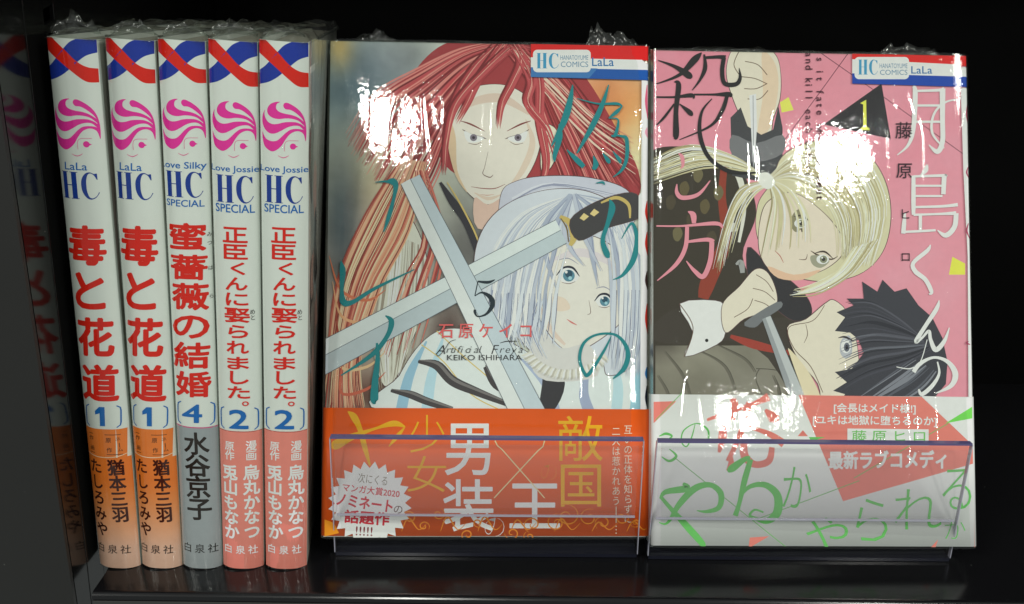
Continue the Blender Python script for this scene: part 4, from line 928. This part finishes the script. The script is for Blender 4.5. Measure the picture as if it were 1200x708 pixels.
PT = (226, 136, 150)
for n_, st in enumerate(([(795, 180, 1), (799, 184, 4), (800, 194, 3), (797, 198, .6)], [(793, 216, 1), (793, 226, 4), (800, 232, 4.4), (818, 228, 3.6), (832, 212, 1)],
           [(806, 248, 1), (812, 252, 6), (813, 262, 4)], [(769, 265, 1.5), (800, 265, 2), (838, 262, 4), (847, 267, 2)], [(805, 266, 4), (803, 290, 4.4), (792, 310, 4), (770, 329, 1)], [(802, 284, 2.4), (828, 281, 4), (836, 284, 5)], [(834, 284, 5), (832, 306, 5), (824, 324, 5), (814, 318, 4), (804, 306, 1)])):
    if n_ in (0, 2): P.section('title_character')
    P.brush([(x, y, w_ * 1.15) for x, y, w_ in st], PT, 8)
TW = (240, 240, 238)
for n_, st in enumerate(([(1069, 102, 2), (1072, 108, 5), (1070, 150, 4.6), (1064, 170, 3), (1051, 182, 1)], [(1072, 107, 2.4), (1100, 106, 3), (1106, 104, 4)], [(1104, 104, 6), (1104, 140, 5), (1104, 166, 5), (1098, 178, 5), (1088, 170, 1)], [(1072, 124, 2.4), (1102, 124, 2.4)], [(1072, 143, 2.4), (1102, 143, 2.4)],
           [(1128, 116, 1.4), (1108, 120, 2), (1094, 134, 2.4), (1092, 156, 2.6), (1106, 174, 1.4)],
           [(1086, 193, 2), (1084, 200, 5), (1078, 206, 1)], [(1070, 206, 4), (1070, 236, 4.6), (1070, 252, 3.6)], [(1070, 207, 2.4), (1104, 206, 3), (1108, 206, 4)], [(1106, 206, 5), (1105, 228, 4.6)], [(1072, 218, 2.2), (1104, 218, 2.2)], [(1072, 230, 2.2), (1104, 230, 2.2)], [(1070, 243, 2.4), (1104, 242, 2.8), (1122, 240, 3.6)], [(1070, 252, 2.4), (1100, 251, 2.4), (1120, 250, 4)],
           [(1120, 250, 5), (1118, 266, 5), (1108, 276, 5), (1098, 270, 1)], [(1060, 250, 2), (1059, 262, 4.4), (1058, 274, 4.4)], [(1059, 272, 2.4), (1080, 271, 2.6), (1096, 270, 2.4)], [(1078, 252, 3.4), (1078, 271, 3.4)],
           [(1090, 287, 1), (1086, 294, 4), (1070, 308, 4), (1072, 318, 4.6), (1084, 328, 4.4), (1091, 342, 4), (1088, 345, 1)], [(1100, 352, 1), (1097, 362, 4.4), (1084, 382, 4), (1073, 400, 4.4), (1080, 396, 2.4), (1088, 388, 3), (1090, 398, 3.6), (1096, 410, 5), (1106, 400, 4), (1112, 384, 1)],
           [(1098, 424, 1.4), (1100, 438, 2.6), (1092, 452, 4), (1080, 462, 4), (1076, 456, 1.4)], [(1070, 436, 4.4), (1078, 426, 4), (1094, 419, 2.6), (1110, 424, 4), (1119, 438, 6), (1114, 452, 4.6), (1096, 461, 1)], [(1050, 430, .8), (1066, 432, 1.2), (1078, 424, 1), (1086, 398, .8)])):
    if n_ in (0, 6, 17, 18, 19): P.section('title_character')
    P.brush([(x, y, w_ * 1.15) for x, y, w_ in st], TW, 7)
P.build('title_lettering', pink_book, CW, BH, front_surf, GRIDCUT)
P = Print(MAP2, P.h + 0.004, 0.002)
P.section('author_lettering')
for ch, y, sz in (('藤', 153, 21), ('原', 200, 20), ('ヒ', 251, 14), ('ロ', 301, 13)): P.char(ch, 1058.5 + (y - 150) * .015, y, sz, sz, (52, 34, 44), 0.006)
def gothic(txt, x, y0, y1):
    n = len(txt); pit = (y1 - y0) / n
    for i, ch in enumerate(txt):
        if ch == ' ': continue
        y = y0 + pit * (i + .5); P.char(ch, x, y, 12, 12, (70, 34, 48), 0.012, 90)
P.section('gothic_lettering'); gothic('Is it fate when we meet', 961, 62, 240); gothic('and kill each other?', 948, 64, 212)
P.build('cover_lettering', pink_book, CW, BH, front_surf, GRIDCUT)
P = Print(MAP2, P.h + 0.004, 0.002)
P.poly([(998, 60), (1150, 62), (1150, 79), (998, 71)], (206, 34, 32)); P.poly([(998, 70), (1118, 76), (1124, 79), (1150, 80), (1150, 91), (998, 87)], (234, 236, 236)); P.poly([(998, 86.5), (1150, 91), (1150, 103), (998, 98.5)], (26, 66, 160))
badge(P, 1000.7, 67.4, 1064.5, 93.4, (1005, 70.5, 1028, 88), (1030, 75, 1062.6, 80.6), (1030.4, 82.4, 1062.6, 88.4), (1067, 78.2, 1091.6, 87))
P.poly([(1125, 103.4), (1150, 104), (1150, 470), (1134, 470), (1133, 300), (1128, 200)], (226, 226, 226))
for y0, y1 in ((120, 150), (196, 210), (262, 280), (400, 404)): P.brush([(1134, y0, 1), (1132, (y0 + y1) / 2, 2), (1136, y1, 1)], (160, 60, 90))
P.build('publisher_badge', pink_book, CW, BH, front_surf, GRIDCUT)
vb2 = MAP2(950, 463.5)[1]; hb2 = P.h + 0.02
paper_band(pink_book, 0.2, vb2, 10.6, hb2 + 0.12, M_WHITEP)
P = Print(MAP2, hb2 + 0.14, 0.002)
CO = (234, 120, 110); GR = (98, 178, 92)
P.poly([(760, 471), (792, 470), (768, 493.5), (760, 500)], CO); P.poly([(935, 463), (1079, 465), (1137, 520), (1150, 540), (987, 587)], CO); P.poly([(1079, 464), (1140, 466), (1140, 523)], (232, 234, 230)); P.poly([(1139.5, 464), (1150, 464), (1150, 650), (1141, 650)], CO)
P.poly([(1106.7, 496), (1139, 476), (1139, 490)], (110, 200, 84))
for a, b_ in (((801, 458), (768, 492)), ((790, 536), (922, 642)), ((881, 610), (1006, 563)), ((1000, 560), (1110, 496))): P.line(a, b_, 0.9, (110, 170, 100))
P.poly([(876.5, 642), (878, 629.5), (900.5, 628)], CO); P.poly([(934, 511), (940, 504), (946, 511)], CO); P.poly([(947, 512), (966, 512), (950, 517)], GR); P.poly([(1098, 632), (1094, 645), (1086, 645)], CO); P.poly([(855, 540), (852, 552), (860, 550)], CO)
# the large coral character, brushed
for st in ([(858, 467, 4), (860, 476, 6), (858, 492, 3)], [(828, 492, 2), (850, 484, 3), (880, 474, 3), (900, 465, 6)], [(878, 472, 5), (874, 482, 5), (872, 492, 3)], [(846, 498, 4), (846, 512, 6), (842, 530, 2)], [(872, 494, 4), (864, 516, 4), (852, 540, 3)], [(896, 480, 2), (906, 490, 8), (908, 494, 4)], [(876, 500, 2), (900, 508, 4), (918, 520, 6)],
           [(871, 518, 5), (872, 534, 6), (884, 544, 5), (900, 540, 5), (904, 524, 4)], [(856, 530, 1), (856, 546, 5), (852, 552, 3)]):
    P.brush([(x, y, w_ * 1.6) for x, y, w_ in st], CO, 6)
for st in ([(772, 511, 1), (780, 508, 3), (787, 511, 2), (780, 516, 1)], [(784, 526, 1), (792, 534, 3), (784, 540, 3), (775, 535, 1)], [(814, 497, .8), (810, 512, 1.4), (804, 523, 1.4), (798, 517, 1.4), (801, 504, 1.4), (816, 496, 1.2), (829, 504, 2.4), (829, 518, 1)],
           # large ya
           [(773, 584, 2), (780, 576, 6), (804, 572, 8), (800, 566, 3)], [(774, 582, 4), (786, 596, 5), (806, 618, 8), (822, 636, 7), (824, 640, 3)], [(772, 612, 1), (782, 612, 3), (796, 590, 7), (814, 572, 8), (832, 568, 6), (844, 578, 7), (842, 594, 6), (828, 599, 4), (816, 598, 1)], 
           # large ru
           [(852, 552, 4), (858, 548, 9), (872, 538, 6), (878, 538, 8)], [(879, 538, 6), (872, 562, 7), (866, 588, 5), (861, 604, 6)], [(866, 582, 3), (878, 570, 5), (896, 568, 7), (910, 580, 9), (910, 600, 10), (898, 610, 7), (884, 607, 4), (878, 603, 3), (884, 597, 2.4), (894, 600, 2)]):
    P.brush(st, GR, 7)
P.fit('か', 917, 547, 950, 595, GR, -0.012, 4); P.fit('や', 944, 606, 993, 646, GR, -0.008); P.fit('ら', 1003, 585, 1040, 634, GR, -0.012, 6); P.fit('れ', 1047, 573, 1102, 620, GR, -0.014); P.fit('る', 1103, 549, 1137, 597, GR, -0.012); P.fit('か', 1106, 608, 1130, 631, GR, -0.02)
LW = (248, 236, 232)
P.fit('[会長はメイド様!]', 976, 472.6, 1072, 485.4, LW, 0.028, 0.6); P.fit('[ユキは地獄に堕ちるのか]', 951.5, 486.8, 1096.5, 499.8, LW, 0.028, 0.6)
P.poly([(992, 502), (1087, 503), (1087, 522), (992, 521)], (236, 240, 234)); P.fit('藤 原 ヒ ロ', 997, 504, 1083, 517.6, (110, 180, 96), 0.015)
P.fit('最新ラブコメディ', 969.5, 527.5, 1108, 549.5, LW, 0.042, -0.4)
P.build('band_lettering', pink_book, CW, BH, front_surf, GRIDCUT)

# ---------------------------------------------------------------- film fins at the heads
fin('wrap_fin', red_book, [(8, 5, BH + 0.6), (15, 4, BH + 1), (24, 6, BH + .6)], 5.5, 3.0, M_FILM_TOP)
fin('wrap_fin', red_book, [(92, 4, BH + .4), (99, 5, BH + 1), (112, 4, BH + .4)], 8.5, 6.0, M_FILM_TOP)
fin('wrap_fin', pink_book, [(84, 3, BH + .4), (94, 4, BH + 1), (108, 4, BH + .3)], 5.5, 8.0, M_FILM_TOP)
fin('wrap_fin', pink_book, [(6, 3, BH + .4), (30, 4, BH + 1), (50, 4, BH + .3)], 2.6, 5.0, M_FILM_TOP)
for b, s_, hh in zip(book_roots, (1.5, 4.2, 2.2, 7.7, 9.1), (5.5, 4.5, 4.0, 5.5, 4.0)):
    fin('wrap_fin', b, [(1, 2, BH + 1), (6, 5, BH + 1.6), (12, 8, BH + 1)], hh, s_, M_FILM_TOP)

# ================================================================== CLEAR STANDS
def stand(x0, x1, xb0, xb1, yaw, tilt, label):
    s_ = root('display_stand', label, 'display stand', Matrix.Translation(Vector((x0, 0, 0)) * MM), 'clear display stands under the face-out books')
    def X(v): return v - x0
    def slab(name, c, thick, mat, dirn=(0, 1, 0)):
        """c: four corners bl, br, tr, tl; thickness along dirn"""
        v = [tuple(p) for p in c] + [(p[0] + dirn[0] * thick, p[1] + dirn[1] * thick, p[2] + dirn[2] * thick) for p in c]
        return link_mesh(name, v, [(0, 1, 2, 3), (7, 6, 5, 4), (0, 4, 5, 1), (1, 5, 6, 2), (2, 6, 7, 3), (3, 7, 4, 0)], mat, s_)
    dy = math.tan(yaw) * (x1 - x0)
    yt, yb = 2.2, 8.0; zt = 50.2; zb = 1.6
    BL, BR, TR_, TL_ = (X(xb0), yb, zb), (X(xb1), yb + dy, zb), (X(x1), yt + dy, zt), (X(x0), yt, zt)
    slab('front_lip', [BL, BR, TR_, TL_], 1.6, M_ACRYL)
    slab('lip_top_edge', [(TL_[0], TL_[1] - .25, TL_[2] + .02), (TR_[0], TR_[1] - .25, TR_[2] + .02), (TR_[0], TR_[1] - .2, TR_[2] + .75), (TL_[0], TL_[1] - .2, TL_[2] + .75)], 2.0, M_EDGE)
    slab('lip_side_edge', [(BL[0] - .35, BL[1], BL[2]), (BL[0] - .05, BL[1], BL[2]), (TL_[0] - .05, TL_[1], TL_[2]), (TL_[0] - .35, TL_[1], TL_[2])], 1.6, M_EDGE_L)
    slab('lip_side_edge', [(BR[0] + .05, BR[1], BR[2]), (BR[0] + .35, BR[1], BR[2]), (TR_[0] + .35, TR_[1], TR_[2]), (TR_[0] + .05, TR_[1], TR_[2])], 1.6, M_EDGE_L)
    def at(t, fx, off=0.0):
        a = [BL[i] + (TL_[i] - BL[i]) * t for i in range(3)]; b = [BR[i] + (TR_[i] - BR[i]) * t for i in range(3)]
        return (a[0] + (b[0] - a[0]) * fx, a[1] + (b[1] - a[1]) * fx - off, a[2] + (b[2] - a[2]) * fx)
    slab('lip_milky_sheet', [at(.36, 0.012, .9), at(.36, 0.985, .9), at(.965, 0.985, .7), at(.965, 0.012, .7)], 0.3, M_MILKY)  # thin milky sheet over the upper part of the lip
    slab('sheet_lower_strip', [at(.352, 0.012, 1.0), at(.352, 0.985, 1.0), at(.362, 0.985, 1.0), at(.362, 0.012, 1.0)], 0.9, M_EDGE_L)  # pale strip along the lower edge of that sheet
    slab('base_plate', [(X(xb0), yb, .25), (X(xb1), yb + dy, .25), (X(xb1), yb + dy, 1.55), (X(xb0), yb, 1.55)], 62, M_BASE)
    yk = 8 + 24.5; cs, sn = math.cos(tilt), math.sin(tilt)
    slab('back_rest', [(X(xb0), yk, 1.6), (X(xb1), yk + dy, 1.6), (X(xb1), yk + dy + sn * 120, 1.6 + cs * 120), (X(xb0), yk + sn * 120, 1.6 + cs * 120)], 2, M_ACRYL)
stand(82.8, 187.3, 80.9, 188.8, 0.008, 0.369, 'clear acrylic display stand holding the orange-banded book, with a front lip')
stand(192.0, 297.4, 192.9, 301.2, 0.006, 0.39, 'clear acrylic display stand holding the pink white-banded book, with a front lip')
# small leftovers: fold all glyph caches away
_gl.clear()
